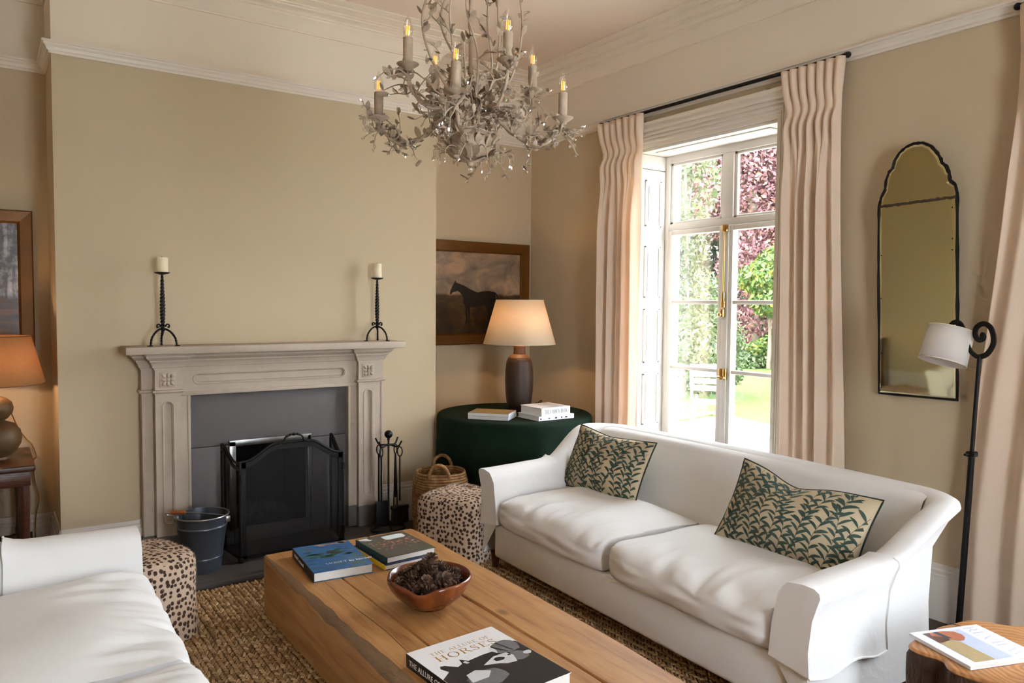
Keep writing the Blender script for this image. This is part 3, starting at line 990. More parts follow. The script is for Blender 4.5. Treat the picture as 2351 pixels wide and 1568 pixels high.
# ------------------------------------------------------------------ bucket
def build_bucket():
    t = thing('metal_bucket', 'dark grey metal coal bucket with wooden handle grip', 'bucket', (.92, 4.19, .045), .0)
    g = solid('painted_zinc', srgb(84, 88, 98), .32, .55, var=.06, vs=6)
    out = [(.0, .003), (.088, .003), (.092, .0), (.094, .006), (.101, .07), (.104, .072), (.104, .078), (.102, .08), (.124, .235), (.127, .237), (.127, .244), (.125, .246), (.131, .285), (.134, .288), (.136, .295), (.134, .299)]
    inn = [(.128, .298), (.122, .24), (.091, .012), (.0, .01)]
    B().lathe(out + inn, 48).obj('pail', g, t, ang=50)
    B().tube([(.134 * math.cos(a), .134 * math.sin(a), .296) for a in [2 * PI * i / 48 for i in range(48)]], .0045, 8, closed=True).obj('rolled_rim', M_SILVER, t)
    # bail lies over the back-left of the rim
    ax = Vector((math.cos(-.55), math.sin(-.55), 0))
    up = Vector((math.cos(-.55 + PI / 2), math.sin(-.55 + PI / 2), 0))
    pts = []
    for i in range(25):
        q = PI * i / 24
        p = ax * (.140 * math.cos(q)) * -1 + (Vector((-1, .12, 0)).normalized()) * (.118 * math.sin(q))
        pts.append(p + Vector((0, 0, .285 + .035 * math.sin(q))))
    B().tube(pts, .003, 6).obj('wire_bail', M_SILVER, t)
    B().tube(pts[10:15], .0105, 10).obj('wooden_grip', solid('turned_grip', srgb(150, 84, 36), .45, var=.15, vs=30), t)
    for s in (-1, 1):
        B().rbox(s * ax.x * .134 - .012, s * ax.x * .134 + .012, s * ax.y * .134 - .012, s * ax.y * .134 + .012, .255, .288, .004).obj('lug', M_SILVER, t)
build_bucket()

# ------------------------------------------------------------------ candlesticks and candles on the mantel
M_WAX = G('ivory_wax', 0.5)
M_WAX.col(srgb(236, 222, 190))
M_WAX.b.inputs['Subsurface Weight'].default_value = 0.25
M_WAX.b.inputs['Subsurface Radius'].default_value = (.02, .012, .006)
M_WAX = M_WAX.m
def build_candlestick(x, y, hp, rc, hc, a0, l1, l2):
    t = thing('candlestick', l1, 'candlestick', (x, y, 1.228), a0, 'twisted iron candlesticks on the mantel')
    st = B()
    n = 60
    vs_r, pts = [], []
    for i in range(n + 1):
        q = i / n
        pts.append((0, 0, lerp(.095, hp - .005, q)))
        vs_r.append(.0095 + .0060 * math.sin(PI * min(1, q * 1.25)) ** 1.0 * (1 - .35 * q) - (.002 if q > .9 else 0))
    st.tube(pts, vs_r, 4, True, twist=.42)
    st.ell((0, 0, .092), (.012, .012, .014), 10, 8)
    st.tube([(0, 0, .09), (0, 0, .055)], [.009, .001], 6)
    st.obj('twisted_stem', M_BLACK, t)
    for k in range(3):
        a = 2 * PI * k / 3
        c, s = math.cos(a), math.sin(a)
        f = lambda r, z: (c * r, s * r, z)
        leg = B()
        leg.tube(spline([f(.014, .104), f(.022, .118), f(.034, .114), f(.034, .102), f(.026, .104)], 6), .0045, 6)
        P = spline([f(.004, .085), f(.012, .092), f(.04, .078), f(.066, .045), f(.074, .008), f(.074, .003)], 8)
        leg.tube(P, .0062, 4, True, twist=.5)
        leg.rbox(-.010, .018, -.007, .007, .0, .005, .002, 1, Matrix.Translation(f(.074, 0)) @ Matrix.Rotation(a, 4, 'Z'))
        leg.obj('leg', M_BLACK, t)
    B().lathe([(0, hp - .010), (.012, hp - .009), (.034, hp - .003), (.040, hp + .002), (.040, hp + .004), (.033, hp + .0), (0, hp - .004)], 28).obj('drip_pan', M_BLACK, t)
    c = thing('pillar_candle', l2, 'candle', (x, y, 1.228 + hp - .004), 0, 'ivory pillar candles on the mantel')
    B().lathe([(0, 0), (rc - .001, 0), (rc, .002), (rc, hc - .004), (rc - .003, hc), (rc * .55, hc - .004), (0, hc - .006)], 28).obj('wax', M_WAX, c)
    B().tube([(0, 0, hc - .008), (.001, 0, hc + .008)], .0012, 6).obj('wick', M_BLACK, c)
build_candlestick(.788, 4.45, .396, .031, .088, 1.5, 'black twisted iron tripod candlestick at the left end of the mantel', 'thick ivory pillar candle on the left candlestick')
build_candlestick(2.057, 4.46, .40, .0285, .098, 1.1, 'black twisted iron tripod candlestick at the right end of the mantel', 'slimmer ivory pillar candle on the right candlestick')
# ------------------------------------------------------------------ sofas
def sofa(label, loc, rz, seed, group='pair of white slipcovered sofas'):
    L, D = 2.07, .92
    t = thing('sofa', label, 'sofa', loc, rz, group)
    rnd = random.Random(seed)
    Rc = .15
    # U-shaped outer base path: arm, round corner, back, round corner, arm
    def path(n_arm=22, n_arc=10, n_back=30):
        P = []
        hx, fy, by = L / 2, -D / 2, D / 2 - .06
        for i in range(n_arm + 1):
            P.append(((-hx, lerp(fy, by - Rc, i / n_arm)), (-1, 0)))
        for i in range(1, n_arc):
            a = PI - PI / 2 * i / n_arc
            P.append(((-hx + Rc + Rc * math.cos(a), by - Rc + Rc * math.sin(a)), (math.cos(a), math.sin(a))))
        for i in range(n_back + 1):
            P.append(((lerp(-hx + Rc, hx - Rc, i / n_back), by), (0, 1)))
        for i in range(1, n_arc):
            a = PI / 2 - PI / 2 * i / n_arc
            P.append(((hx - Rc + Rc * math.cos(a), by - Rc + Rc * math.sin(a)), (math.cos(a), math.sin(a))))
        for i in range(n_arm + 1):
            P.append(((hx, lerp(by - Rc, fy, i / n_arm)), (1, 0)))
        return P
    def section(p, n, grow=0.0, zb=.09, inner=True):
        (x, y), (nx, ny) = p, n
        rear = smooth(-D / 2 + .36, D / 2 - .16, y)          # 0 at the arm front, 1 at the back
        isb = max(0.0, ny)
        zt = .542 + .012 * smooth(-D / 2, 0, y) + .185 * rear ** 1.1
        zt += .012 * isb * (1 - (x / (L / 2)) ** 2)
        flare = lerp(.022, .085, rear)
        th = lerp(.115, .115, isb)
        inn = .140
        S = [(0.0, zb), (.006, .20), (.012, .34), (.004, lerp(.34, zt, .55)), (-flare * .55, lerp(.34, zt, .82)), (-flare, zt - .022), (-flare + .004, zt - .006), (-flare + .022, zt + .004),
             (-flare + .06, zt + .006), (-flare + th - .022, zt - .004), (-flare + th - .004, zt - .022), (lerp(-flare + th + .004, inn, .25), lerp(.30, zt, .78)), (lerp(-flare + th + .01, inn, .75), lerp(.30, zt, .4)), (inn, .28)]
        out = []
        for i, (o, z) in enumerate(S):
            g = grow if i <= 8 else -grow
            out.append((x - nx * (o - g), y - ny * (o - g), z + (grow if 5 <= i <= 11 else 0)))
        return out
    def shell(P, grow=0.0, zb=.09, ifrom=0, wr=0.0, caps=(True, True)):
        b = B()
        rows = [section(p, n, grow, zb)[ifrom:] for p, n in P]
        m = len(rows[0])
        vs = []
        for r in rows:
            for q in r:
                q = Vector(q)
                if wr:
                    q += Vector((noise.noise(q * 9), noise.noise(q * 9 + Vector((7, 1, 3))), 0)) * wr
                vs.append(q)
        fs = [(i * m + j, (i + 1) * m + j, (i + 1) * m + j + 1, i * m + j + 1) for i in range(len(rows) - 1) for j in range(m - 1)]
        if caps[0]:
            fs.append(tuple(range(m)))
        if caps[1]:
            fs.append(tuple((len(rows) - 1) * m + j for j in range(m - 1, -1, -1)))
        return b.add(vs, fs)
    P = path()
    shell(P).obj('upholstered_shell', M_SOFA, t, ang=55)
    # tight upholstered inside back
    hxb, byb = L / 2 - .07, D / 2 - .06
    def inback(u, v):
        x = lerp(-hxb, hxb, u)
        zt = .733 + .012 * (1 - (x / (L / 2)) ** 2)
        e = smooth(.80, 1, abs(x) / hxb)
        if v < .86:
            q = v / .86
            o, z = lerp(.315, .062, q ** .85), lerp(.27, zt - .018, q)
        else:
            q = (v - .86) / .14
            o, z = lerp(.062, -.03, q), zt - .018 + .020 * math.sin(PI * .5 * min(1, q * 1.6))
        o += .05 * e * (1 - v)
        return (x, byb - o + .006 * noise.noise(Vector((x * 2, z * 3, seed))), z)
    B().grid(inback, 60, 30).obj('inside_back', M_SOFA, t, ang=75)
    # seat base and front rail
    b = B()
    b.rbox(-L / 2 + .10, L / 2 - .10, -D / 2 + .008, D / 2 - .25, .09, .275, .018, 3)
    b.obj('seat_base', M_SOFA, t)
    # loose arm covers
    for s in (0, 1):
        A = P[:15] if s == 0 else P[-15:]
        q = [((x, y - .012), n) for (x, y), n in A]
        sh = shell(q, .014, .255, 1, .006, (s == 0, s == 1))
        sh.v = [(x, y, max(z, .25 + .01 * math.sin(x * 30 + y * 21))) for x, y, z in sh.v]
        ac = sh.obj('arm_cover', M_SOFA, t, ang=60)
        m_ = 13
        nr = len(q)
        end = nr - 1 if s == 0 else 0
        path_ = [Vector(sh.v[end * m_ + j]) for j in range(6, -1, -1)]
        path_ += [Vector(sh.v[i * m_]) for i in (range(nr - 2, -1, -1) if s == 0 else range(1, nr))]
        B().tube(path_, .0045, 6).obj('hem', M_SOFA, ac)
    # feather seat cushions
    for s in (-1, 1):
        w = (L / 2 - .135)
        cx = s * w / 2
        hw, hd, hh = w / 2 + .002, .335, .073
        def fn(u, v, top=True):
            return None
        NU, NV = 46, 40
        sd = rnd.uniform(0, 50)
        def cush(u, v):
            # u: around from front-bottom edge over the top to the back; v: across
            x = -1 + 2 * v
            a = u * 4
            if a < 1:
                y, z = -1, -1 + 2 * a
            elif a < 3:
                y, z = -1 + (a - 1), 1
            else:
                y, z = 1, 1 - 2 * (a - 3)
            n_ = 11.0
            k = (abs(x) ** n_ + abs(y) ** n_ + abs(z) ** 9) ** (-1 / n_)
            x, y, z = x * k, y * k, z * k
            px, py = cx + x * hw, -.135 + y * hd
            top = max(0, z)
            crown = (1 - x ** 4) * (1 - y ** 4)
            wr = 0.0
            q = Vector((px * 1.0, py * 1.0, sd))
            wr += .020 * noise.noise(q * 3.0)
            wr += .022 * noise.noise(Vector((px * 14, py * 3.0, sd + 5))) * smooth(.2, -.9, y)
            wr += .013 * noise.noise(Vector((px * 30, py * 7.0, sd + 9))) * smooth(.1, -.9, y)
            pz = .345 + z * hh + top * (.042 * crown + wr)
            py += .010 * noise.noise(Vector((px * 6, z * 2, sd))) * (1 if y < 0 else 0)
            return (px, py - .018 * (1 - x ** 4) * (1 if y < 0 else 0) * (1 - z * z), pz)
        b = B().grid(cush, NU * 2, NV + 20)
        # close the bottom
        m = NV + 20
        nrow = NU * 2
        b.f += [(j, j + 1, (nrow - 1) * m + j + 1, (nrow - 1) * m + j) for j in range(m - 1)]
        for v0 in (0, m - 1):
            b.f.append(tuple(i * m + v0 for i in range(nrow)))
        b.obj('seat_cushion', M_SOFA, t, ang=75)
    for (x, y) in ((-L / 2 + .05, -D / 2 + .05), (L / 2 - .05, -D / 2 + .05), (-L / 2 + .08, D / 2 - .14), (L / 2 - .08, D / 2 - .14)):
        k = Matrix.Translation((x, y, 0))
        z0 = .0135 if y < 0 else 0
        B().lathe([(.016, z0), (.018, z0 + .004), (.027, .088), (.028, .10)], 12, m=k).obj('leg', M_LEGW, t)
    return t
sofa('white sofa under the window with two leaf-print cushions', (2.675, 2.435, 0), -PI / 2 - .03, 4)
sofa('white sofa cut off by the lower left corner of the picture', (.01, 2.30, 0), PI / 2 + .0, 11)

# ------------------------------------------------------------------ leaf-print scatter cushions
M_LINEN = fabric('beige_linen', srgb(196, 178, 150), .25, 380)
M_LEAFP = solid('printed_green', srgb(56, 76, 66), .8, var=.22, vs=40)
M_STEMP = solid('printed_brown', srgb(112, 92, 66), .8)
M_PIPE = solid('dark_green_piping', srgb(34, 46, 40), .8)
def scatter_cushion(label, loc, rot, a, b_, T, dent, seed):
    t = thing('scatter_cushion', label, 'cushion', loc, 0, 'willow leaf print cushions on the sofa')
    t.rotation_euler = rot
    rnd = random.Random(seed)
    def S(u, v, side):
        tk = max(0.0, (1 - u * u)) ** .6 * max(0.0, (1 - v * v)) ** .6
        x = a * u * (1 - .05 * (1 - v * v))
        z = b_ * v * (1 - .10 * (1 - u * u))
        z -= dent * b_ * math.exp(-((u + .12) / .38) ** 2) * smooth(-.3, 1, v)
        fold = dent * .35 * T * math.exp(-((u + .1 - .25 * (1 - v)) / .12) ** 2) * smooth(0, .8, v)
        w = .10 * T * noise.noise(Vector((u * 2.4, v * 2.4, seed + side * 7))) * tk
        return Vector((x, side * (-T * tk + fold - w), z))
    N = 44
    b = B()
    for sd in (1, -1):
        b.grid(lambda i, j: S(-1 + 2 * i, -1 + 2 * j, sd), N, N)
    b.obj('cover', M_LINEN, t, ang=70)
    ed = [(-1 + 2 * i / 30, -1) for i in range(30)] + [(1, -1 + 2 * i / 30) for i in range(30)] + [(1 - 2 * i / 30, 1) for i in range(30)] + [(-1, 1 - 2 * i / 30) for i in range(30)]
    B().tube([S(u, v, 1) for u, v in ed], .0038, 6, closed=True).obj('piping', M_PIPE, t)
    leaf, stem = B(), B()
    def onS(px, pz, sd, lift):
        u, v = px / a, pz / b_
        if abs(u) > .985 or abs(v) > .985:
            return None
        p = S(u, v, sd)
        e = .01
        n = (S(u + e, v, sd) - S(u - e, v, sd)).cross(S(u, v + e, sd) - S(u, v - e, sd))
        n = n.normalized() if n.length > 1e-12 else Vector((0, -1, 0))
        if n.y * sd > 0:
            n = -n
        return p + n * lift
    for sd in (1, -1):
        col = -a - .02
        while col < a + .06:
            phs = rnd.uniform(0, 6)
            sway = rnd.uniform(.016, .026)
            fr = rnd.uniform(14, 19)
            drift = rnd.uniform(.15, .4)
            f = lambda z: col + drift * (z + b_) * .5 - .02 + sway * math.sin(fr * z + phs)
            z = -b_ - .03
            k = 0
            prev = None
            while z < b_:
                p = onS(f(z), z, sd, .0009)
                if p is not None and prev is not None:
                    d = (p - prev)
                    sx = Vector((.0011, 0, 0))
                    stem.add([prev - sx, prev + sx, p + sx, p - sx], [(0, 1, 2, 3)])
                prev = p
                if k % 2 == 0:
                    sg = 1 if (k // 2) % 2 else -1
                    an = sg * rnd.uniform(.45, .85)
                    Ln, Wd = rnd.uniform(.045, .064), rnd.uniform(.0052, .0074)
                    bend = sg * rnd.uniform(.5, 1.3)
                    cx_, cz_ = f(z), z
                    rows, ok, q = [], True, 0
                    ang = an
                    nn = 6
                    for i in range(nn + 1):
                        s_ = i / nn
                        wd = Wd * math.sin(PI * min(1, s_ * .96 + .03)) ** .8 * (1 if s_ < .98 else .1)
                        dx, dz = math.sin(ang), math.cos(ang)
                        l = onS(cx_ - dz * wd, cz_ + dx * wd, sd, .0013)
                        r = onS(cx_ + dz * wd, cz_ - dx * wd, sd, .0013)
                        if l is None or r is None:
                            ok = False
                            break
                        rows += [l, r]
                        cx_ += dx * Ln / nn
                        cz_ += dz * Ln / nn
                        ang += bend / nn
                    if len(rows) >= 6:
                        m = len(rows) // 2
                        leaf.add(rows, [(2 * i, 2 * i + 1, 2 * i + 3, 2 * i + 2) for i in range(m - 1)])
                z += .0085
                k += 1
            col += rnd.uniform(.046, .056)
    leaf.obj('printed_leaves', M_LEAFP, t, smooth=False, fix=False)
    stem.obj('printed_stems', M_STEMP, t, smooth=False, fix=False)
    return t
# local -y faces the room; they lean back against the sofa
scatter_cushion('willow leaf print cushion against the far end of the sofa back', (2.79, 3.085, .590), (math.radians(-24), math.radians(1), -PI / 2 - .03), .315, .185, .085, .06, 3)
scatter_cushion('dented willow leaf print cushion slumped at the near end of the sofa', (2.73, 1.865, .585), (math.radians(-27), math.radians(5), -PI / 2 + .03), .320, .190, .10, .20, 8)
# ------------------------------------------------------------------ jute rug (plaited rows run away from the camera)
def build_rug():
    t = thing('jute_rug', 'chunky plaited natural jute rug under the coffee table', 'rug', (0, 0, 0))
    x0, x1, y0, y1 = -.30, 2.52, .35, 3.965
    B().rbox(x0, x1, y0, y1, .0005, .006, .002).obj('backing', solid('jute_backing', srgb(96, 72, 46), .95), t)
    g = G('jute_fibre', 0.85, spec=0.2)
    isl = g.n('NewGeometry').outputs['Random Per Island']
    v = g.coord()
    c = g.ramp(isl, [(0.0, srgb(150, 114, 76)), (0.5, srgb(178, 142, 100)), (0.8, srgb(192, 158, 116)), (1.0, srgb(208, 180, 140))])
    c = g.mix(g.math('MULTIPLY', g.noise(v, 400, 2), .4), c, srgb(84, 60, 36))
    g.col(c)
    g.bump(g.noise(v, 500, 2), .4, .002)
    rs = np.random.RandomState(3)
    pitch, step = .040, .0205
    rows = np.arange(x0 + pitch / 2, x1 - pitch / 3, pitch)
    ys = np.arange(y0 + step / 2, y1 - step / 3, step)
    RX, RY, SG = np.meshgrid(rows, ys, np.array([-1., 1.]), indexing='ij')
    cx = (RX + SG * pitch * .21).ravel()
    cy = (RY + (SG > 0) * step * .5).ravel()
    sg = SG.ravel()
    n = len(cx)
    cx = cx + rs.normal(0, .0012, n)
    cy = cy + rs.normal(0, .0014, n)
    ang = sg * (.55 + rs.normal(0, .08, n))          # chevron lay of the plait
    L = .0168 * (1 + rs.normal(0, .08, n))
    W = .0072 * (1 + rs.normal(0, .10, n))
    H = .0105 * (1 + rs.normal(0, .15, n))
    # lobe: ring of 6 at the base, ring of 4 higher, one top ridge of two
    lob = np.array([(-1, 0, 0), (-.55, .9, 0), (.55, .9, 0), (1, 0, 0), (.55, -.9, 0), (-.55, -.9, 0), (-.55, .35, .8), (.55, .35, .8), (.55, -.35, .8), (-.55, -.35, .8)])
    fc = np.array([(0, 1, 6, 6), (1, 2, 7, 6), (2, 3, 7, 7), (3, 4, 8, 8), (4, 5, 9, 8), (5, 0, 9, 9), (6, 7, 8, 9), (0, 6, 9, 9), (3, 8, 7, 7)])
    ca, sa = np.cos(ang), np.sin(ang)
    lx = lob[None, :, 0] * L[:, None]
    ly = lob[None, :, 1] * W[:, None]
    X = cx[:, None] + lx * sa[:, None] + ly * ca[:, None]
    Y = cy[:, None] + lx * ca[:, None] - ly * sa[:, None]
    Z = .004 + lob[None, :, 2] * H[:, None] + lob[None, :, 0] * .0018
    V = np.stack([X, Y, Z], -1).reshape(-1, 3)
    tri = []
    for q in fc:
        tri.append((q[0], q[1], q[2]))
        if q[2] != q[3]:
            tri.append((q[0], q[2], q[3]))
    tri = np.array(tri)
    F = (tri[None] + (np.arange(n) * 10)[:, None, None]).reshape(-1, 3)
    tag(np_obj('plaited_strands', V, F, g.m, t, True), kind='stuff')
build_rug()

# ------------------------------------------------------------------ oak beam coffee table
TZ = .285
def build_coffee_table():
    t = thing('coffee_table', 'low coffee table of solid oak beams with a waney edge', 'coffee table', (1.42, 2.30, .010))
    y0, y1 = -1.55, 1.215
    zt = TZ - .010
    rr = random.Random(4)
    # beams: left one with the waney edge, two narrow ones, right one
    xs = [(-.375, -.185), (-.183, .148), (.152, .40)]
    M_BARK = solid('grey_waney_bark', srgb(140, 112, 84), .85, var=.35, vs=18, bump=.8, bs=60, bd=.01, stretch=(1, .3, 1))
    for i, (xa, xb) in enumerate(xs):
        b = B()
        NY = 90
        def wob(y, s):
            return .004 * noise.noise(Vector((s * 3.1, y * 2.3, 1.5))) + .002 * noise.noise(Vector((s * 9.1, y * 9, 4)))
        secs = []
        for j in range(NY + 1):
            y = lerp(y0, y1, j / NY)
            if i == 0:
                w1 = .010 + .026 * (.5 + .5 * noise.noise(Vector((3.3, y * 2.2, 0)))) + .012 * noise.noise(Vector((5, y * 8, 2)))
                w1 *= smooth(y1 - .02, y1 - .42, y) * .85 + .15
                w2 = w1 * (1.3 + .5 * noise.noise(Vector((8, y * 4, 0))))
                row = [(xa, y, 0), (xa, y, zt - w2 - .004), (xa + w1 * .35, y, zt - w2 * .55), (xa + w1, y, zt - .003), (xa + w1 + .004, y, zt), (xb - .004, y, zt), (xb + wob(y, i), y, zt - .004), (xb, y, 0)]
            elif i == 2:
                e = .012 * noise.noise(Vector((1.3, y * 2.4, 7))) + .03 * smooth(y1 - .5, y1, y) * 0
                tp = .05 * smooth(.2, y0, y)
                row = [(xa, y, 0), (xa, y, zt - .006), (xa + .003 + wob(y, i + 5), y, zt - .003), (xa + .008 + wob(y, i + 5), y, zt), (xb - .012 + e - tp, y, zt), (xb + e - tp - .003, y, zt - .003), (xb + e - tp, y, zt - .010), (xb - tp, y, 0)]
            else:
                row = [(xa, y, 0), (xa, y, zt - .006), (xa + .002 + wob(y, i + 5), y, zt - .003), (xa + .005 + wob(y, i + 5), y, zt), (xb - .005 - wob(y, i + 9), y, zt), (xb - .002 - wob(y, i + 9), y, zt - .003), (xb, y, zt - .008), (xb, y, 0)]
            secs.append(row)
        m = len(secs[0])
        vs = [p for r in secs for p in r]
        fs = [(j * m + k, (j + 1) * m + k, (j + 1) * m + (k + 1) % m, j * m + (k + 1) % m) for j in range(NY) for k in range(m)]
        fs += [tuple(range(m)), tuple(NY * m + k for k in range(m - 1, -1, -1))]
        o = b.add(vs, fs).obj('beam', M_OAK, t, ang=28)
        if i == 0:
            me = o.data
            me.materials.append(M_BARK)
            for p in me.polygons:
                c, n = p.center, p.normal
                if n.x < -.3 and n.z > .12 and c.z > zt - .13:
                    p.material_index = 1
        o.data.transform(Matrix.Translation((0, 0, 0)))
    # open drying cracks lying in the top
    M_CRK = solid('dark_crack', srgb(70, 44, 24), .9)
    for (xa, ya, yb) in ((-.265, .95, -.35), (-.02, .15, -1.3), (-.09, .55, .95)):
        b = B()
        pts = [(xa + .012 * noise.noise(Vector((xa * 9, lerp(ya, yb, k / 24) * 3.0, 1))), lerp(ya, yb, k / 24)) for k in range(25)]
        vs = []
        for k, (x, y) in enumerate(pts):
            w_ = .0012 * math.sin(PI * k / 24) + .0002
            vs += [(x - w_, y, zt + .0005), (x + w_, y, zt + .0005)]
        b.add(vs, [(2 * k, 2 * k + 1, 2 * k + 3, 2 * k + 2) for k in range(24)])
        b.obj('drying_crack', M_CRK, t, smooth=False)
build_coffee_table()

# ------------------------------------------------------------------ books
def paper(name, c=(236, 234, 230)):
    g = G(name, .7)
    v = g.coord(scale=(1, 1, 400))
    g.col(g.mix(g.noise(v, 2, 1), srgb(*c), srgb(c[0] - 26, c[1] - 26, c[2] - 24)))
    return g.m
M_PAPER = paper('page_edges')
def flat(name, polys, mat, parent, z, th=.0004):
    """flat printed shapes lying on a cover: each poly is a list of (x, y)"""
    b = B()
    for p in polys:
        n = len(p)
        b.add([(x, y, z + th) for x, y in p], [tuple(range(n))])
    o = b.obj(name, mat, parent, smooth=False, fix=False)
    for q in o.data.polygons:
        if q.normal.z < 0:
            o.data.flip_normals()
            break
    return o
def blob(cx, cy, rx, ry, n=14, rr=None, j=.15):
    rr = rr or RND
    return [(cx + rx * math.cos(2 * PI * i / n) * rr.uniform(1 - j, 1 + j), cy + ry * math.sin(2 * PI * i / n) * rr.uniform(1 - j, 1 + j)) for i in range(n)]
def book(label, loc, rz, w, d, h, cover, spine='L', spine_mat=None, soft=False, cat='book', group=None):
    """w along local x, d along local y; spine on side L(-x) or F(-y)"""
    t = thing('book' if cat == 'book' else cat, label, cat, loc, rz, group)
    ct = .0015 if soft else .003
    ins = .0005 if soft else .004
    b = B()
    b.rbox(-w / 2, w / 2, -d / 2, d / 2, 0, ct, .0006, 1)
    b.rbox(-w / 2, w / 2, -d / 2, d / 2, h - ct, h, .0006, 1)
    b.obj('cover', cover, t)
    sb = B()
    if spine == 'L':
        sb.rbox(-w / 2 - .0008, -w / 2 + ct, -d / 2, d / 2, .0002, h - .0002, .0006, 1)
        p = B().box(-w / 2 + ct, w / 2 - ins, -d / 2 + ins, d / 2 - ins, ct * .9, h - ct * .9)
    else:
        sb.rbox(-w / 2, w / 2, -d / 2 - .0008, -d / 2 + ct, .0002, h - .0002, .0006, 1)
        p = B().box(-w / 2 + ins, w / 2 - ins, -d / 2 + ct, d / 2 - ins, ct * .9, h - ct * .9)
    sb.obj('spine', spine_mat or cover, t)
    p.obj('pages', M_PAPER, t, smooth=False)
    return t
def painting_cover(name, stops, scale, stretch=(1, 1, 1), rough=.35, seed=0.0):
    g = G(name, rough, spec=.45)
    v = g.coord(scale=stretch, loc=(seed, seed, 0))
    a = g.noise(v, scale, 6, .6, 1.2)
    g.col(g.ramp(a, stops))
    return g.m
M_WHITEINK = solid('white_print', srgb(238, 238, 236), .5)
M_GOLDINK = solid('gold_print', srgb(186, 140, 72), .35, .3)
M_BLACKINK = solid('black_print', srgb(30, 29, 31), .5)
def build_books():
    # big blue paperback-like monograph, left
    cv = painting_cover('blue_waterlily_cover', [(.25, srgb(22, 44, 86)), (.42, srgb(32, 82, 138)), (.52, srgb(56, 106, 160)), (.6, srgb(66, 98, 84)), (.7, srgb(80, 58, 84)), (.8, srgb(40, 70, 120))], 9, (1, 2.4, 1))
    t = book('blue painted-cover art book at the far left of the coffee table', (1.262, 3.222, TZ), -.095, .262, .375, .042, cv, 'L', solid('dark_book_spine', srgb(30, 30, 34), .5))
    rr = random.Random(2)
    flat('cover_print', [blob(.03 + rr.uniform(-.07, .08), .165 + rr.uniform(-.008, .012), rr.uniform(.012, .03), rr.uniform(.006, .012), 12, rr) for _ in range(9)], solid('peach_print', srgb(206, 160, 120), .5), t, .042)
    flat('lily_print', [blob(rr.uniform(-.10, .10), .03 + rr.uniform(-.05, .06), rr.uniform(.015, .04), rr.uniform(.006, .014), 12, rr) for _ in range(16)], solid('green_print', srgb(52, 92, 70), .5, var=.3, vs=60), t, .0421)
    flat('lily_shadow_print', [blob(rr.uniform(-.02, .03), .04 + rr.uniform(-.02, .03), .018, .008, 12, rr) for _ in range(3)], solid('plum_print', srgb(86, 58, 64), .5), t, .0423)
    serif_caps('title_lettering', 'MONET', .021, M_WHITEINK, t, Matrix.Translation((-.056, -.112, .0424)), 'LEFT', 1.0, .10, 1.2)
    lettering('title_lettering', 'by himself', .026, M_WHITEINK, t, Matrix.Translation((.048, -.112, .0424)))
    lettering('spine_lettering', 'MONET by himself', .022, M_WHITEINK, t, Matrix.Translation((-.1320, .15, .013)) @ Matrix.Rotation(-PI / 2, 4, 'Z') @ Matrix.Rotation(PI / 2, 4, 'X'))
    # right pair
    sp = solid('yellow_book_spine', srgb(232, 196, 42), .5)
    book('yellow-spined book under the garden book on the coffee table', (1.558, 3.185, TZ), .025, .268, .335, .024, solid('navy_cover', srgb(34, 58, 96), .5), 'L', sp)
    cv = painting_cover('dark_garden_cover', [(.3, srgb(52, 46, 42)), (.5, srgb(74, 66, 60)), (.62, srgb(62, 78, 52)), (.8, srgb(84, 76, 66))], 11)
    t = book('garden book with pink flowers on the cover, topmost by the tool stand', (1.562, 3.19, TZ + .0245), .045, .252, .315, .028, cv, 'L', solid('teal_cloth_spine', srgb(28, 62, 62), .6))
    tag(flat('flower_print', [blob(rr.uniform(-.10, .11), rr.gauss(.02, .035), rr.uniform(.003, .009), rr.uniform(.002, .006), 8, rr) for _ in range(70)], solid('pink_print', srgb(206, 136, 116), .5, var=.25, vs=90), t, .028), kind='stuff')
    flat('label_print', [[(-.01, .075), (.004, .066), (.085, .066), (.10, .08), (.10, .12), (.085, .128), (.0, .128), (-.012, .118)], [(-.12, .145), (-.075, .145), (-.075, .118), (-.062, .108), (-.08, .10), (-.12, .125)]], solid('pale_label_print', srgb(216, 222, 224), .5), t, .0282)
    # horse book in the foreground
    cv = solid('white_gloss_cover', srgb(232, 230, 232), .25, var=.01)
    t = book('white book with a black and white horse photo, nearest the camera', (1.286, 1.968, TZ), .055, .345, .42, .044, cv, 'L', solid('black_gloss_spine', srgb(32, 28, 27), .35))
    z = .044
    serif_caps('title_lettering', 'THE ALLURE OF', .0195, M_GOLDINK, t, Matrix.Translation((-.002, .140, z)), 'CENTER', 1.12, .16, 1.05)
    serif_caps('title_lettering', 'HORSES', .036, M_GOLDINK, t, Matrix.Translation((-.002, .093, z)), 'CENTER', 1.28, .16, 1.15)
    dk, md, lt = solid('photo_dark', srgb(38, 37, 40), .3, var=.2, vs=30), solid('photo_grey', srgb(112, 112, 116), .3, var=.3, vs=25), solid('photo_light', srgb(206, 206, 210), .3, var=.1, vs=40)
    flat('photo_dark_print', [[(-.171, -.209), (.171, -.209), (.171, .06), (.164, .075), (.155, .05), (.10, .05), (.02, .052), (-.04, .045), (-.06, .07), (-.068, .04), (-.09, .03), (-.12, .062), (-.135, .066), (-.142, .05), (-.13, .02), (-.171, -.01)]], dk, t, z)
    flat('photo_grey_print', [[(.06, .062), (.075, .085), (.11, .10), (.14, .098), (.158, .082), (.164, .055), (.15, .02), (.11, .012), (.075, .02), (.062, .04)], blob(.115, -.02, .035, .032, 14, rr, .08), blob(-.05, -.08, .07, .05, 14, rr, .1)], md, t, z + .0003)
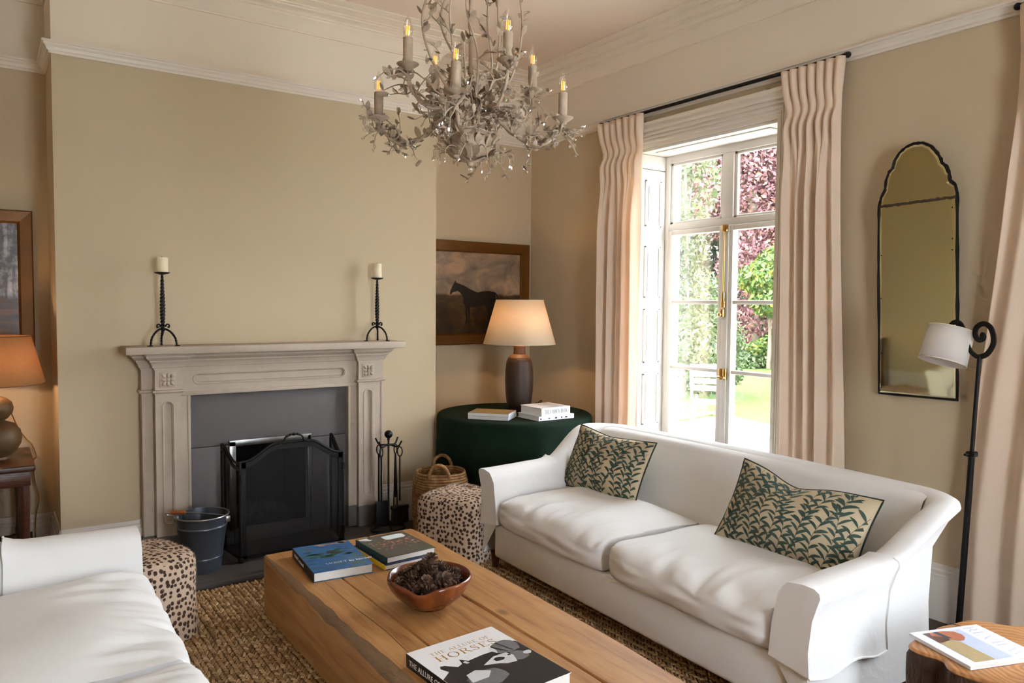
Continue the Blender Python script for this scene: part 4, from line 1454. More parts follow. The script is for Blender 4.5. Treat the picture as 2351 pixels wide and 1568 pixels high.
    flat('photo_light_print', [[(.055, .055), (.062, .075), (.072, .08), (.075, .05), (.066, .03)], [(-.02, -.01), (.04, .02), (.09, .018), (.10, -.01), (.085, -.05), (.05, -.045), (.03, -.03)], blob(.15, -.02, .016, .012, 10, rr, .1), [(-.10, -.03), (-.06, -.02), (-.02, -.05), (-.05, -.08), (-.11, -.08)], [(-.062, .045), (-.05, .05), (-.045, .03), (-.056, .03)]], lt, t, z + .0006)
    flat('photo_detail_print', [[(.07, .075), (.10, .02), (.104, .022), (.076, .082)], [(.10, .09), (.12, .02), (.124, .022), (.105, .095)], blob(.045, -.005, .02, .012, 10, rr, .2), blob(.09, .0, .007, .005, 8, rr)], dk, t, z + .0009)
    lettering('spine_lettering', 'THE ALLURE OF HORSES', .026, M_WHITEINK, t, Matrix.Translation((-.1736, .19, .012)) @ Matrix.Rotation(-PI / 2, 4, 'Z') @ Matrix.Rotation(PI / 2, 4, 'X'))
build_books()

# ------------------------------------------------------------------ bowl of pine cones
def build_bowl():
    cx, cy = 1.405, 2.565
    t = thing('pottery_bowl', 'brown glazed pottery bowl with pulled lip full of pine cones', 'bowl', (cx, cy, TZ))
    g = G('brown_glaze', 0.22, spec=.6)
    v = g.coord()
    g.col(g.ramp(g.noise(v, 7, 5, .6, .5), [(.3, srgb(78, 36, 18)), (.5, srgb(112, 54, 26)), (.65, srgb(140, 76, 38)), (.8, srgb(98, 46, 22))]))
    def warp(p, a):
        r = math.hypot(p.x, p.y)
        k = smooth(.06, .17, r)
        d1 = math.exp(-((math.atan2(math.sin(a + 2.30), math.cos(a + 2.30))) / .30) ** 2)     # lip dips towards the camera
        d2 = math.exp(-((math.atan2(math.sin(a - 2.75), math.cos(a - 2.75))) / .16) ** 2)     # small nick, left
        return (p.x * (1 - .01 * k * d1), p.y * (1 - .01 * k * d1), p.z - k * (.026 * d1 + .012 * d2))
    prof = [(0, .004), (.055, .004), (.058, .0), (.066, .001), (.07, .008), (.095, .022), (.125, .048), (.150, .082), (.162, .108), (.165, .118), (.163, .124), (.158, .126), (.153, .122), (.147, .108), (.135, .082), (.11, .052), (.08, .032), (.04, .022), (0, .02)]
    B().lathe(prof, 64, fn=warp).obj('bowl', g.m, t, ang=60)
    # one pine cone mesh, copied
    M_CONE = G('pine_cone_brown', .7)
    isl = M_CONE.n('NewGeometry').outputs['Random Per Island']
    vz = M_CONE.coord()
    M_CONE.col(M_CONE.mix(M_CONE.noise(vz, 120, 2), M_CONE.ramp(isl, [(0, srgb(72, 46, 32)), (.6, srgb(112, 78, 54)), (1, srgb(176, 142, 112))]), srgb(52, 34, 24)))
    b = B()
    b.ell((0, 0, .024), (.010, .010, .024), 8, 6)
    N = 52
    for i in range(N):
        q = i / N
        a = i * 2.39996
        zz = .004 + .046 * q
        r = .021 * math.sin(PI * (.16 + .80 * q)) ** .8
        tilt = lerp(-.35, 1.0, q)
        o = Vector((math.cos(a), math.sin(a), 0))
        s = Vector((-math.sin(a), math.cos(a), 0))
        up = o * math.cos(tilt) + Vector((0, 0, 1)) * math.sin(tilt)
        base = o * r * .35 + Vector((0, 0, zz))
        tip = base + up * r * .85
        w_ = r * .30 + .0014
        th = (s.cross(up)) * .0016
        b.add([base - s * w_ * .4, base + s * w_ * .4, tip - up * .003 + s * w_, tip + up * .001, tip - up * .003 - s * w_, tip - up * .0015 + th * 2.0, base + th], [(0, 1, 6), (1, 2, 5, 6), (2, 3, 5), (3, 4, 5), (4, 0, 6, 5), (0, 4, 3, 2, 1)])
    me = b.obj('pine_cone', M_CONE.m, fix=False, smooth=False).data
    bpy.data.objects.remove(bpy.data.objects['pine_cone'])
    rr = random.Random(12)
    spots = []
    for (n, rad, z) in ((9, .108, .09), (4, .05, .08), (7, .078, .115), (3, .035, .135), (1, .0, .165)):
        for i in range(n):
            a = 2 * PI * i / n + n * .7
            spots.append((rad * math.cos(a), rad * math.sin(a), z))
    special = 1
    lab = {len(spots) - 1: 'topmost pine cone standing above the heap in the brown bowl'}
    for i, (x, y, z) in enumerate(spots):
        o = link('pine_cone', me)
        sc = rr.uniform(1.3, 1.65)
        o.scale = (sc, sc, sc)
        o.rotation_euler = (rr.uniform(-1.1, 1.1), rr.uniform(-1.1, 1.1), rr.uniform(0, 6)) if i < len(spots) - 1 else (.2, .1, 0)
        off = o.rotation_euler.to_matrix() @ Vector((0, 0, .024 * sc))
        o.location = (cx + x - off.x, cy + y - off.y, TZ + z - off.z + .002)
        tag(o, lab.get(i, 'small brown pine cone in the heap filling the brown bowl'), 'pine cone', 'pine cones in the pottery bowl')
build_bowl()

# ------------------------------------------------------------------ cheetah hide stools
def cheetah():
    g = G('spotted_hide', 0.85, spec=.2)
    v = g.coord()
    uv = g.n('TexCoord').outputs['UV']
    d = g.n('TexNoise', {'Vector': uv, 'Scale': 22, 'Detail': 2}).outputs[1]
    vv = g.mix(.010, uv, d, 'ADD')
    vo = g.n('TexVoronoi', {'Vector': vv, 'Scale': 40, 'Randomness': .72}, voronoi_dimensions='2D')
    sz = g.n('SeparateColor', {0: vo.outputs['Color']}).outputs[0]
    thr = g.math('ADD', g.math('MULTIPLY', sz, .12), .30)
    fac = g.math('SUBTRACT', thr, vo.outputs['Distance'])
    k = g.ramp(fac, [(.0, (0, 0, 0)), (.06, (1, 1, 1))])
    base = g.mix(g.noise(v, 5, 3), srgb(184, 158, 136), srgb(204, 180, 160))
    base = g.mix(g.ramp(g.noise(v, 3, 2), [(.55, (0, 0, 0)), (.75, (.5, .5, .5))]), base, srgb(176, 142, 108))
    g.col(g.mix(k, base, srgb(66, 44, 34)))
    g.bump(g.noise(g.coord(scale=(1, 1, .35)), 260, 3), .5, .004)
    return g.m
M_HIDE = cheetah()
def stool(label, loc, rz, hw, h, seed, round_=.35):
    t = thing('hide_stool', label, 'stool', loc, rz, 'cheetah-print hide stools')
    def sup(a):
        n = lerp(6, 2.2, round_)
        c, s = math.cos(a), math.sin(a)
        return (abs(c) ** n + abs(s) ** n) ** (-1 / n)
    prof = [(0, 1.0), (.35, 1.0), (.7, .995), (.88, .975), (.96, .94), (1.0, .88), (1.01, .75), (1.0, .55), (1.01, .35), (1.03, .15), (1.05, .0)]
    def S(i, a):
        r, z = prof[i]
        k = sup(a)
        wv = 1 + .02 * math.sin(5 * a + seed) * (1 - z) + .02 * noise.noise(Vector((math.cos(a) * 2, math.sin(a) * 2, z * 2 + seed)))
        return Vector((hw * r * k * math.cos(a) * wv, hw * r * k * math.sin(a) * wv, h * z + .012 * noise.noise(Vector((r * 3 * math.cos(a), r * 3 * math.sin(a), seed))) * (1 if z > .9 else 0)))
    N = 72
    per = [0.0]
    for j in range(N):
        per.append(per[-1] + (S(6, 2 * PI * (j + 1) / N) - S(6, 2 * PI * j / N)).length)
    def uvof(i, jf, p):
        if i < 4:
            return (p.x + 3, p.y + 3)
        j = int(jf)
        return (lerp(per[min(j, N)], per[min(j + 1, N)], jf - j), p.z)
    vs = [S(i, 2 * PI * j / N) for i in range(len(prof)) for j in range(N)]
    fs, uvs = [], []
    for i in range(len(prof) - 1):
        for j in range(N):
            q = ((i, j), (i + 1, j), (i + 1, j + 1), (i, j + 1))
            fs.append(tuple(a * N + c % N for a, c in q))
            uvs += [uvof(i if i < 4 else max(4, a), c, vs[a * N + c % N]) for a, c in q]
    o = B().add(vs, fs).obj('hide_cover', M_HIDE, t, ang=80, fix=False)
    lay = o.data.uv_layers.new(name='hide')
    lay.data.foreach_set('uv', np.array(uvs, np.float32).ravel())
    # short fur, coloured like the hide at its root
    rs = np.random.RandomState(seed)
    V, F, U = [], [], []
    n = 9000
    for q in range(n):
        i = rs.randint(1, len(prof) - 1)
        jf = rs.uniform(0, N - .01)
        a0 = 2 * PI * jf / N
        p = S(i, a0).lerp(S(i + 1, a0), rs.uniform())
        e = S(i, a0 + .03) - S(i, a0 - .03)
        dn = S(i + 1, a0) - S(i - 1, a0)
        nn = dn.cross(e)
        nn = nn.normalized() if nn.length > 1e-9 else Vector((0, 0, 1))
        if nn.dot(p - Vector((0, 0, h * .4))) < 0:
            nn = -nn
        e = e.normalized()
        tip = p + nn * rs.uniform(.003, .008) + dn.normalized() * rs.uniform(.004, .012) + e * rs.normal(0, .004)
        V += [p - e * .0008, p + e * .0008, tip]
        F.append((3 * q, 3 * q + 1, 3 * q + 2))
        U += [uvof(i, jf, p)] * 3
    fo = np_obj('fur', np.array([tuple(x) for x in V]), np.array(F), M_HIDE, t)
    fl = fo.data.uv_layers.new(name='hide')
    fl.data.foreach_set('uv', np.array(U, np.float32).ravel())
    tag(fo, kind='stuff')
stool('spotted hide stool beside the arm of the lower left sofa', (.50, 3.58, .014), .35, .225, .365, 3, .75)
stool('square spotted hide stool between the wicker basket and the window sofa', (2.265, 3.75, .014), .42, .205, .36, 8, .18)

# ------------------------------------------------------------------ wicker basket
def build_basket():
    t = thing('wicker_basket', 'tall woven seagrass basket with two rope handles', 'basket', (2.345, 4.14, 0))
    g = G('seagrass', .75, spec=.25)
    v = g.coord()
    g.col(g.ramp(g.noise(v, 30, 4, .6), [(.25, srgb(96, 64, 38)), (.5, srgb(150, 110, 70)), (.75, srgb(196, 158, 112))]))
    g.bump(g.noise(v, 300, 2), .5, .003)
    b = B()
    rows, N = 26, 120
    H = .415
    for k in range(rows):
        z = .008 + (H - .016) * k / (rows - 1)
        r = .160 + .012 * math.sin(PI * k / rows) - .012 * smooth(.8, 1, k / rows)
        pts, rad = [], []
        for j in range(N):
            a = 2 * PI * j / N
            pts.append((r * math.cos(a), r * math.sin(a), z + .002 * math.sin(3 * a + k * .3)))
            rad.append(.0088 * (1 + .16 * math.sin(a * 40 + k * 1.3)))
        b.tube(pts, rad, 6, closed=True)
    tag(b.obj('coiled_wall', g.m, t), kind='stuff')
    B().lathe([(0, .004), (.146, .004), (.148, .012), (0, .012)], 40).obj('bottom', g.m, t)
    for s in (0, PI):
        a0 = -2.15 + s
        c = Vector((math.cos(a0), math.sin(a0), 0))
        tn = Vector((-math.sin(a0), math.cos(a0), 0))
        pts, rad = [], []
        for i in range(37):
            q = PI * i / 36
            pts.append(c * (.148 + .01 * math.sin(q)) + tn * (.062 * math.cos(q)) + Vector((0, 0, H - .02 + .085 * math.sin(q))))
            rad.append(.0105 * (1 + .12 * math.sin(i * 2.1)))
        B().tube(pts, rad, 8).obj('handle', g.m, t)
build_basket()

# ------------------------------------------------------------------ round table under its green cloth
RT = .715
def build_round_table():
    g = G('bottle_green_wool', .9, spec=.12)
    v = g.coord()
    g.col(g.mix(g.noise(v, 6, 4), srgb(12, 27, 18), srgb(24, 42, 29)))
    wv = g.noise(v, 240, 2)
    g.bump(wv, .5, .003)
    cx, cy, r = 3.025, 4.30, .54
    rr = random.Random(3)
    N = 200
    def fold(a):
        return .5 * math.sin(9 * a + .6) + .3 * math.sin(14 * a + 2.0) + .2 * math.sin(5 * a)
    prof = [(0, RT), (.6, RT), (.93, RT), (.975, RT - .003), (.995, RT - .012), (1.003, RT - .03), (1.006, RT - .08), (1.005, RT - .2), (1.0, RT - .4), (1.0, RT - .6), (1.0, .004)]
    b = B()
    vs = []
    for (q, z) in prof:
        for j in range(N):
            a = 2 * PI * j / N
            k = smooth(RT - .02, .25, z)
            rad = r * q + k * (.036 * fold(a) - .004)
            vs.append((rad * math.cos(a), rad * math.sin(a), z))
    fs = [(i * N + j, i * N + (j + 1) % N, (i + 1) * N + (j + 1) % N, (i + 1) * N + j) for i in range(len(prof) - 1) for j in range(N)]
    b.add(vs, fs)
    o = b.obj('tablecloth', g.m, ang=80, loc=(cx, cy, 0))
    tag(o, 'dark green cloth draped to the floor over the round corner table', 'tablecloth')
build_round_table()

def shade_mat(name, c, transl, weave=0.0):
    g = G(name, .8, spec=.1)
    v = g.coord()
    c1 = c
    if weave:
        wx = g.noise(g.coord(scale=(60, 60, 500)), 1.0, 2)
        wy = g.noise(g.coord(scale=(300, 300, 12)), 1.0, 2)
        c1 = g.mix(g.math('MULTIPLY', g.math('ADD', wx, wy), weave), c, mul(c, .45))
    g.set(g.b.inputs['Base Color'], c1)
    tr = g.n('BsdfTranslucent', {'Color': c1})
    mx = g.n('MixShader', {0: transl, 1: g.b.outputs[0], 2: tr.outputs[0]})
    g.t.links.new(mx.outputs[0], g.out.inputs[0])
    return g.m
def lamp_light(parent, z, power, color=(1, .62, .3), r=.03):
    d = bpy.data.lights.new('bulb_light', 'POINT')
    d.energy, d.color, d.shadow_soft_size = power, color, r
    o = bpy.data.objects.new('bulb_light', d)
    COL.objects.link(o)
    o.parent = parent
    o.location = (0, 0, z)
def build_table_lamp():
    t = thing('table_lamp', 'brown ribbed ceramic table lamp with lit cream shade on the green cloth', 'table lamp', (3.089, 4.335, RT + .0005))
    g = G('brown_ceramic', .45, spec=.4)
    v = g.coord()
    z = g.n('SeparateXYZ', {0: v}).outputs[2]
    c = g.ramp(g.math('MULTIPLY', z, 2.0), [(0, srgb(48, 34, 28)), (.45, srgb(66, 48, 40)), (.72, srgb(78, 52, 36)), (.86, srgb(132, 88, 54)), (1, srgb(120, 78, 48))])
    g.col(g.mix(g.math('MULTIPLY', g.noise(g.coord(scale=(3, 3, 120)), 1.5, 3), .5), c, srgb(40, 28, 22)))
    prof = [(r_ * .81, z_) for r_, z_ in [(0, .004), (.082, .004), (.088, 0), (.094, .01), (.108, .06), (.119, .14), (.123, .22), (.121, .29), (.112, .35), (.095, .382), (.07, .398), (.055, .405), (.052, .42), (.050, .45), (.050, .462), (.0, .462)]]
    pr = []
    for i in range(len(prof) - 1):
        (r0, z0), (r1, z1) = prof[i], prof[i + 1]
        n = 8 if 2 <= i <= 9 else 1
        for k in range(n):
            q = k / n
            pr.append((lerp(r0, r1, q) + (.0016 if (k % 2 and n > 1) else 0), lerp(z0, z1, q)))
    pr.append(prof[-1])
    B().lathe(pr, 48).obj('ceramic_base', g.m, t, ang=35)
    B().tube([(0, 0, .46), (0, 0, .60)], .008, 8).obj('lamp_stem', M_BRASS, t)
    B().ell((0, 0, .635), (.026, .026, .036), 14, 10).obj('bulb', emit('warm_bulb', (1, .72, .42, 1), 4), t)
    sm = shade_mat('cream_card_shade', srgb(240, 222, 194), .42)
    sh = B()
    n, h0, h1 = 64, .478, .785
    R0, R1 = .256, .168
    sh.lathe_open([(R0, h0), (lerp(R0, R1, .5), (h0 + h1) / 2), (R1, h1)], n)
    o = sh.obj('lamp_shade', sm, t, ang=80)
    md = o.modifiers.new('thickness', 'SOLIDIFY')
    md.thickness = .0015
    rim = B()
    for (R_, z_) in ((R0, h0), (R1, h1)):
        rim.tube([(R_ * math.cos(2 * PI * i / 64), R_ * math.sin(2 * PI * i / 64), z_) for i in range(64)], .0022, 6, closed=True)
    for k in range(3):
        a = 2 * PI * k / 3
        rim.tube([(0, 0, h1 - .05), (R1 * math.cos(a), R1 * math.sin(a), h1 - .004)], .0018, 6)
    rim.obj('shade_frame', solid('cream_trim', srgb(226, 206, 176), .6), t)
    lamp_light(t, .635, 11.0)
    pts = spline([(.09, -.02, .01), (.16, .02, .02), (.21, .03, .055), (.25, .06, .045), (.30, .16, .012), (.34, .26, .008)], 8)
    B().tube(pts, .003, 6).obj('lamp_cord', M_BLACK, t)
build_table_lamp()
def build_table_books():
    # left pile of two magazines, right pile of two books
    gcol = painting_cover('garden_magazine_cover', [(.3, srgb(86, 78, 40)), (.45, srgb(120, 116, 52)), (.55, srgb(168, 128, 92)), (.65, srgb(110, 74, 52)), (.8, srgb(176, 160, 120))], 22)
    gw = solid('grey_white_cover', srgb(206, 208, 214), .4, var=.12, vs=20)
    book('pale grey magazine under the flowered one on the green cloth', (2.752, 4.165, RT), .69, .205, .275, .023, gw, 'F', gw, True, 'magazine')
    book('magazine with a flowered cover on the left of the green cloth', (2.746, 4.158, RT + .0235), .72, .205, .275, .021, gcol, 'F', gw, True, 'magazine')
    bw = solid('white_print_cover', srgb(226, 224, 230), .35, var=.06, vs=30)
    rr = random.Random(6)
    t = book('white patterned book under the fashion book on the green cloth', (3.065, 3.99, RT), .0, .295, .235, .030, bw, 'F', bw)
    for i in range(7):
        b = B()
        x = rr.uniform(-.13, .13)
        b.rbox(x - .006, x + .006, -.1187, -.118, .008, .018, .0002, 1)
        b.obj('spine_print', solid('plum_print_spine', srgb(88, 60, 104), .5), t)
    t = book('white book lettered THE FASHION BOOK on top of its pile', (3.055, 3.985, RT + .0305), .035, .245, .225, .052, bw, 'F', bw)
    serif_caps('title_lettering', 'THE FASHION BOOK', .026, M_BLACKINK, t, Matrix.Translation((0, -.1136, .013)) @ Matrix.Rotation(PI / 2, 4, 'X'), 'CENTER', .62, .06, 1.3)
    flat('cover_print', [[(rr.uniform(-.11, .05), y), (rr.uniform(.06, .11), y + .004), (rr.uniform(.06, .11), y + .010), (rr.uniform(-.11, 0), y + .006)] for y in [-.09 + .022 * i for i in range(9)]], solid('mauve_print', srgb(120, 98, 96), .5, var=.4, vs=40), t, .052)
build_table_books()
# ------------------------------------------------------------------ paintings in the alcoves
M_GILT = solid('dull_gilt_wood', srgb(106, 66, 20), .38, .35, var=.18, vs=12)
def framed(label, x0, x1, z0, z1, fw, canvas):
    y = YA - .006
    t = thing('framed_painting', label, 'painting', ((x0 + x1) / 2, y, (z0 + z1) / 2), 0, 'framed paintings in the alcoves')
    hw, hh = (x1 - x0) / 2, (z1 - z0) / 2
    prof = [(0, 0), (0, -.030), (.006, -.034), (fw - .012, -.030), (fw - .006, -.024), (fw, -.014), (fw, 0)]
    corners = [(-hw, -hh, 1, 1), (hw, -hh, -1, 1), (hw, hh, -1, -1), (-hw, hh, 1, -1)]
    for k in range(4):
        b = B()
        a, c = corners[k], corners[(k + 1) % 4]
        m = len(prof)
        vs = [(a[0] + a[2] * o, h, a[1] + a[3] * o) for o, h in prof] + [(c[0] + c[2] * o, h, c[1] + c[3] * o) for o, h in prof]
        fs = [(j, j + 1, m + j + 1, m + j) for j in range(m - 1)] + [tuple(range(m)), tuple(m + j for j in range(m))]
        b.add(vs, fs).obj('frame_bar', M_GILT, t, ang=20)
    B().box(-hw + fw * .8, hw - fw * .8, -.012, -.004, -hh + fw * .8, hh - fw * .8).obj('canvas', canvas, t, smooth=False)
    return t
def canvas_horse():
    g = G('horse_canvas', .45, spec=.35)
    v = g.coord()
    z = g.n('SeparateXYZ', {0: v}).outputs[2]
    n = g.noise(g.coord(scale=(2.2, 1, 3.5)), 2.2, 6, .6, .6)
    sky = g.ramp(n, [(.3, srgb(112, 92, 76)), (.5, srgb(150, 128, 106)), (.62, srgb(186, 150, 116)), (.75, srgb(140, 122, 106))])
    land = g.ramp(n, [(.3, srgb(34, 24, 14)), (.5, srgb(70, 50, 26)), (.7, srgb(104, 76, 40))])
    f = g.ramp(g.math('ADD', z, g.math('MULTIPLY', n, .04)), [(.0, (0, 0, 0)), (.02, (1, 1, 1))])
    g.col(g.mix(f, land, sky))
    return g.m
def canvas_wood():
    g = G('winter_trees_canvas', .3, spec=.5)
    v = g.coord()
    z = g.n('SeparateXYZ', {0: v}).outputs[2]
    n = g.noise(g.coord(scale=(6, 1, 1.2)), 3.0, 6, .65, 1.0)
    fine = g.noise(v, 26, 5, .7)
    up = g.ramp(g.math('ADD', g.math('MULTIPLY', n, .6), g.math('MULTIPLY', fine, .4)), [(.32, srgb(34, 30, 30)), (.46, srgb(84, 78, 80)), (.56, srgb(150, 148, 158)), (.7, srgb(190, 190, 200))])
    lo = g.ramp(g.noise(g.coord(scale=(1, 1, 7)), 2.5, 5, .6), [(.3, srgb(26, 22, 24)), (.5, srgb(88, 58, 34)), (.65, srgb(128, 82, 36)), (.8, srgb(52, 42, 46))])
    f = g.ramp(g.math('ADD', z, .09), [(.0, (0, 0, 0)), (.03, (1, 1, 1))])
    g.col(g.mix(f, lo, up))
    return g.m
HORSE = [(2.895, 1.547), (2.906, 1.54), (2.922, 1.558), (2.946, 1.564), (2.965, 1.569), (2.985, 1.557), (3.0, 1.542), (3.014, 1.523), (3.018, 1.472), (3.034, 1.451), (3.034, 1.397), (3.041, 1.35), (3.026, 1.321), (3.052, 1.319), (3.056, 1.349), (3.052, 1.397), (3.056, 1.442), (3.06, 1.397), (3.067, 1.349), (3.056, 1.326), (3.075, 1.325), (3.075, 1.359), (3.078, 1.444), (3.12, 1.446), (3.188, 1.462), (3.219, 1.467), (3.227, 1.435), (3.243, 1.397), (3.236, 1.349), (3.225, 1.318), (3.25, 1.316), (3.257, 1.349), (3.266, 1.397), (3.27, 1.435), (3.28, 1.387), (3.276, 1.348), (3.269, 1.321), (3.292, 1.319), (3.296, 1.358), (3.3, 1.416), (3.305, 1.474), (3.319, 1.503), (3.328, 1.474), (3.337, 1.493), (3.337, 1.532), (3.326, 1.551), (3.304, 1.565), (3.244, 1.574), (3.198, 1.57), (3.142, 1.56), (3.108, 1.572), (3.075, 1.585), (3.019, 1.612), (2.976, 1.625), (2.954, 1.631), (2.945, 1.65), (2.935, 1.631), (2.927, 1.62), (2.916, 1.601), (2.9, 1.568)]
def build_paintings():
    t = framed('gilt framed painting of a dark horse behind the lit table lamp', 2.60, 3.632, 1.158, 1.950, .085, canvas_horse())
    cx, cz = (2.60 + 3.632) / 2, (1.158 + 1.950) / 2
    b = B()
    b.add([(x - cx, -.0125, z - cz) for x, z in HORSE], [tuple(range(len(HORSE)))])
    o = b.obj('painted_horse', solid('dark_bay_paint', srgb(34, 24, 20), .4, var=.3, vs=14), t, smooth=False)
    B().tube([(3.318 - cx, -.0125, 1.545 - cz), (3.322 - cx, -.0125, 1.50 - cz)], .0016, 4).obj('painted_highlight', solid('pale_paint', srgb(150, 130, 116), .5), t)
    framed('dark framed painting of bare winter trees in the left alcove', -.78, .222, 1.160, 1.962, .072, canvas_wood())
build_paintings()

# ------------------------------------------------------------------ arched mirror, hanging tilted off the wall
MIR = [(2.01, 1.045), (2.019, 1.341), (2.03, 1.616), (2.037, 1.821), (2.039, 1.958), (2.03, 2.004), (2.012, 2.036), (2.008, 2.083), (1.994, 2.121), (1.977, 2.136), (1.968, 2.171), (1.946, 2.204), (1.916, 2.225), (1.881, 2.235), (1.838, 2.232), (1.799, 2.21), (1.769, 2.174), (1.753, 2.146), (1.749, 2.13), (1.728, 2.11), (1.714, 2.077), (1.71, 2.045), (1.686, 2.023), (1.676, 1.985), (1.672, 1.859), (1.662, 1.607), (1.653, 1.355), (1.644, 1.05)]
def build_mirror():
    t = thing('arched_mirror', 'tall antique mirror with scalloped arched top and thin dark frame', 'mirror', (XW - .022, 1.827, 1.045))
    t.rotation_euler = (0, -math.radians(3.2), 0)
    P = []
    for y, z in MIR:
        xt = (XW - .022) - (z - 1.045) * .056
        P.append((-(1.827 - y * xt / 3.63), (z - 1.045) / math.cos(math.radians(3.2))))
    n = len(P)
    g = G('aged_silvering', .04, 1.0)
    v = g.coord()
    spots = g.ramp(g.n('TexVoronoi', {'Vector': v, 'Scale': 15}).outputs[0], [(0, (1, 1, 1)), (.05, (1, 1, 1)), (.07, (0, 0, 0))])
    edge = g.ramp(g.noise(v, 30, 5, .7), [(.62, (0, 0, 0)), (.72, (.6, .6, .6))])
    g.col(g.mix(g.math('MULTIPLY', edge, .12), srgb(204, 196, 160), srgb(80, 66, 40)))
    b = B()
    b.add([(-.008, y, z) for y, z in P], [tuple(range(n))])
    o = b.obj('mirror_glass', g.m, t, smooth=False)
    bv = B()
    def inset(k):
        cx, cz = 0, .5
        out = []
        for i, (y, z) in enumerate(P):
            a, c = P[i - 1], P[(i + 1) % n]
            d = Vector((c[0] - a[0], c[1] - a[1]))
            d = d.normalized() if d.length > 1e-9 else Vector((1, 0))
            nn = Vector((-d.y, d.x))
            if nn.dot(Vector((0 - y, .55 - z))) < 0:
                nn = -nn
            out.append((y + nn.x * k, z + nn.y * k))
        return out
    i1, i2 = inset(.003), inset(.016)
    bv.add([(-.0085, y, z) for y, z in i1] + [(-.0112, y, z) for y, z in i2], [(i, (i + 1) % n, n + (i + 1) % n, n + i) for i in range(n)])
    bv.obj('bevelled_edge', g.m, t, smooth=False)
    B().add([(-.0112, y, z) for y, z in i2], [tuple(range(n))]).obj('bevel_centre', g.m, t, smooth=False)
    pts = []
    for i in range(n):
        a, c = Vector((0, *P[i])), Vector((0, *P[(i + 1) % n]))
        for k in range(4):
            pts.append(a.lerp(c, k / 4) + Vector((-.006, 0, 0)))
    rr = random.Random(4)
    B().tube(pts, [.0078 * rr.uniform(.75, 1.2) for _ in pts], 8, closed=True).obj('thin_frame', M_BLACK, t)
    # rough dark joint between the two plates
    jt = []
    z0 = .915
    ya, yb = .196, -.170
    N = 40
    up = [(lerp(ya, yb, i / N), z0 + .010 * i / N + .007 + .006 * noise.noise(Vector((i * .6, 1, 0)))) for i in range(N + 1)]
    dn = [(lerp(ya, yb, i / N), z0 + .010 * i / N - .006 - .006 * noise.noise(Vector((i * .5, 4, 0)))) for i in range(N + 1)]
    b = B().add([(-.0125, y, z) for y, z in up] + [(-.0125, y, z) for y, z in dn], [(i, i + 1, N + 2 + i, N + 1 + i) for i in range(N)])
    b.obj('plate_joint', solid('perished_silvering', srgb(60, 46, 34), .8, var=.3, vs=60), t, smooth=False)
    for k, (y, z) in enumerate(((-.150, .88), (-.152, .74), (-.152, .69), (.178, .68), (.178, .47), (.176, .20), (.178, .03))):
        B().lathe([(0, 0), (.0032, 0), (.0026, .002), (0, .0028)], 10, m=Matrix.Translation((-.0115, y, z)) @ Matrix.Rotation(-PI / 2, 4, 'Y')).obj('stud', M_BLACK, t)
    B().box(0, .004, -.17, .17, .01, .9).obj('backboard', M_DARKW, t, smooth=False)
build_mirror()

# ------------------------------------------------------------------ iron reading lamp
def build_floor_lamp():
    X = 3.30
    t = thing('floor_lamp', 'black iron scroll floor lamp with small white drum shade', 'floor lamp', (X, 1.462, 0))
    f = lambda y, z: (0, y - 1.462, z)
    B().tube([f(1.462, .012), f(1.440, .62), f(1.432, .872)], .0125, 10).obj('lower_pole', M_BLACK, t)
    B().tube([f(1.432, .87), f(1.417, 1.278)], .0085, 10).obj('upper_pole', M_BLACK, t)
    b = B()
    b.rbox(-.018, .018, 1.432 - 1.462 - .018, 1.432 - 1.462 + .018, .862, .884, .005)
    b.tube([(-.005, 1.432 - 1.462, .873), (-.04, 1.432 - 1.462 + .01, .873)], .005, 8)
    b.obj('collar', M_BLACK, t)
    b = B().lathe([(0, 0), (.13, 0), (.135, .006), (.12, .016), (.03, .024), (.016, .05), (.013, .08), (0, .08)], 32)
    b.obj('base', M_BLACK, t)
    P = spline([f(1.417, 1.272), f(1.388, 1.288), f(1.367, 1.335), f(1.378, 1.388), f(1.406, 1.408), f(1.432, 1.392), f(1.437, 1.362), f(1.424, 1.342), f(1.408, 1.346), f(1.406, 1.360), f(1.416, 1.364)], 8)
    B().tube(P, .0068, 8, flat=1.6).obj('scroll', M_BLACK, t)
    P = spline([f(1.417, 1.272), f(1.435, 1.278), f(1.458, 1.305), f(1.475, 1.36), f(1.492, 1.402), f(1.515, 1.412), f(1.532, 1.40), f(1.535, 1.385)], 8)
    B().tube(P, .0068, 8, flat=1.4).obj('arm', M_BLACK, t)
    # shade, tipped towards the room
    ax = Vector((.30, -.10, 1)).normalized()           # from opening up to the crown
    c = Vector(f(1.545, 1.312))
    q = ax.to_track_quat('Z', 'Y').to_matrix().to_4x4()
    m = Matrix.Translation(c) @ q
    sm = shade_mat('white_linen_shade', srgb(238, 232, 226), .35)
    b = B().lathe_open([(.0915, -.072), (.089, 0), (.0865, .072)], 48, m=m)
    o = b.obj('drum_shade', sm, t, ang=80)
    md = o.modifiers.new('thickness', 'SOLIDIFY')
    md.thickness = .0015
    b = B()
    for r_, z_ in ((.0918, -.072), (.0868, .072)):
        b.tube([m @ Vector((r_ * math.cos(2 * PI * i / 40), r_ * math.sin(2 * PI * i / 40), z_)) for i in range(40)], .0018, 6, closed=True)
    b.obj('shade_rim', solid('cream_binding', srgb(226, 214, 196), .7), t)
    b = B()
    for k in range(3):
        a = 2 * PI * k / 3
        b.tube([m @ Vector((0, 0, .06)), m @ Vector((.0865 * math.cos(a), .0865 * math.sin(a), .066))], .0016, 6)
    b.tube([m @ Vector((0, 0, .075)), m @ Vector((0, 0, .025))], .012, 10)
    b.obj('bulb_holder', M_SILVER, t)
    B().lathe([(0, -.035), (.012, -.03), (.018, -.012), (.016, .01), (.009, .026), (.009, .034)], 16, m=m).obj('bulb', M_BULB, t)
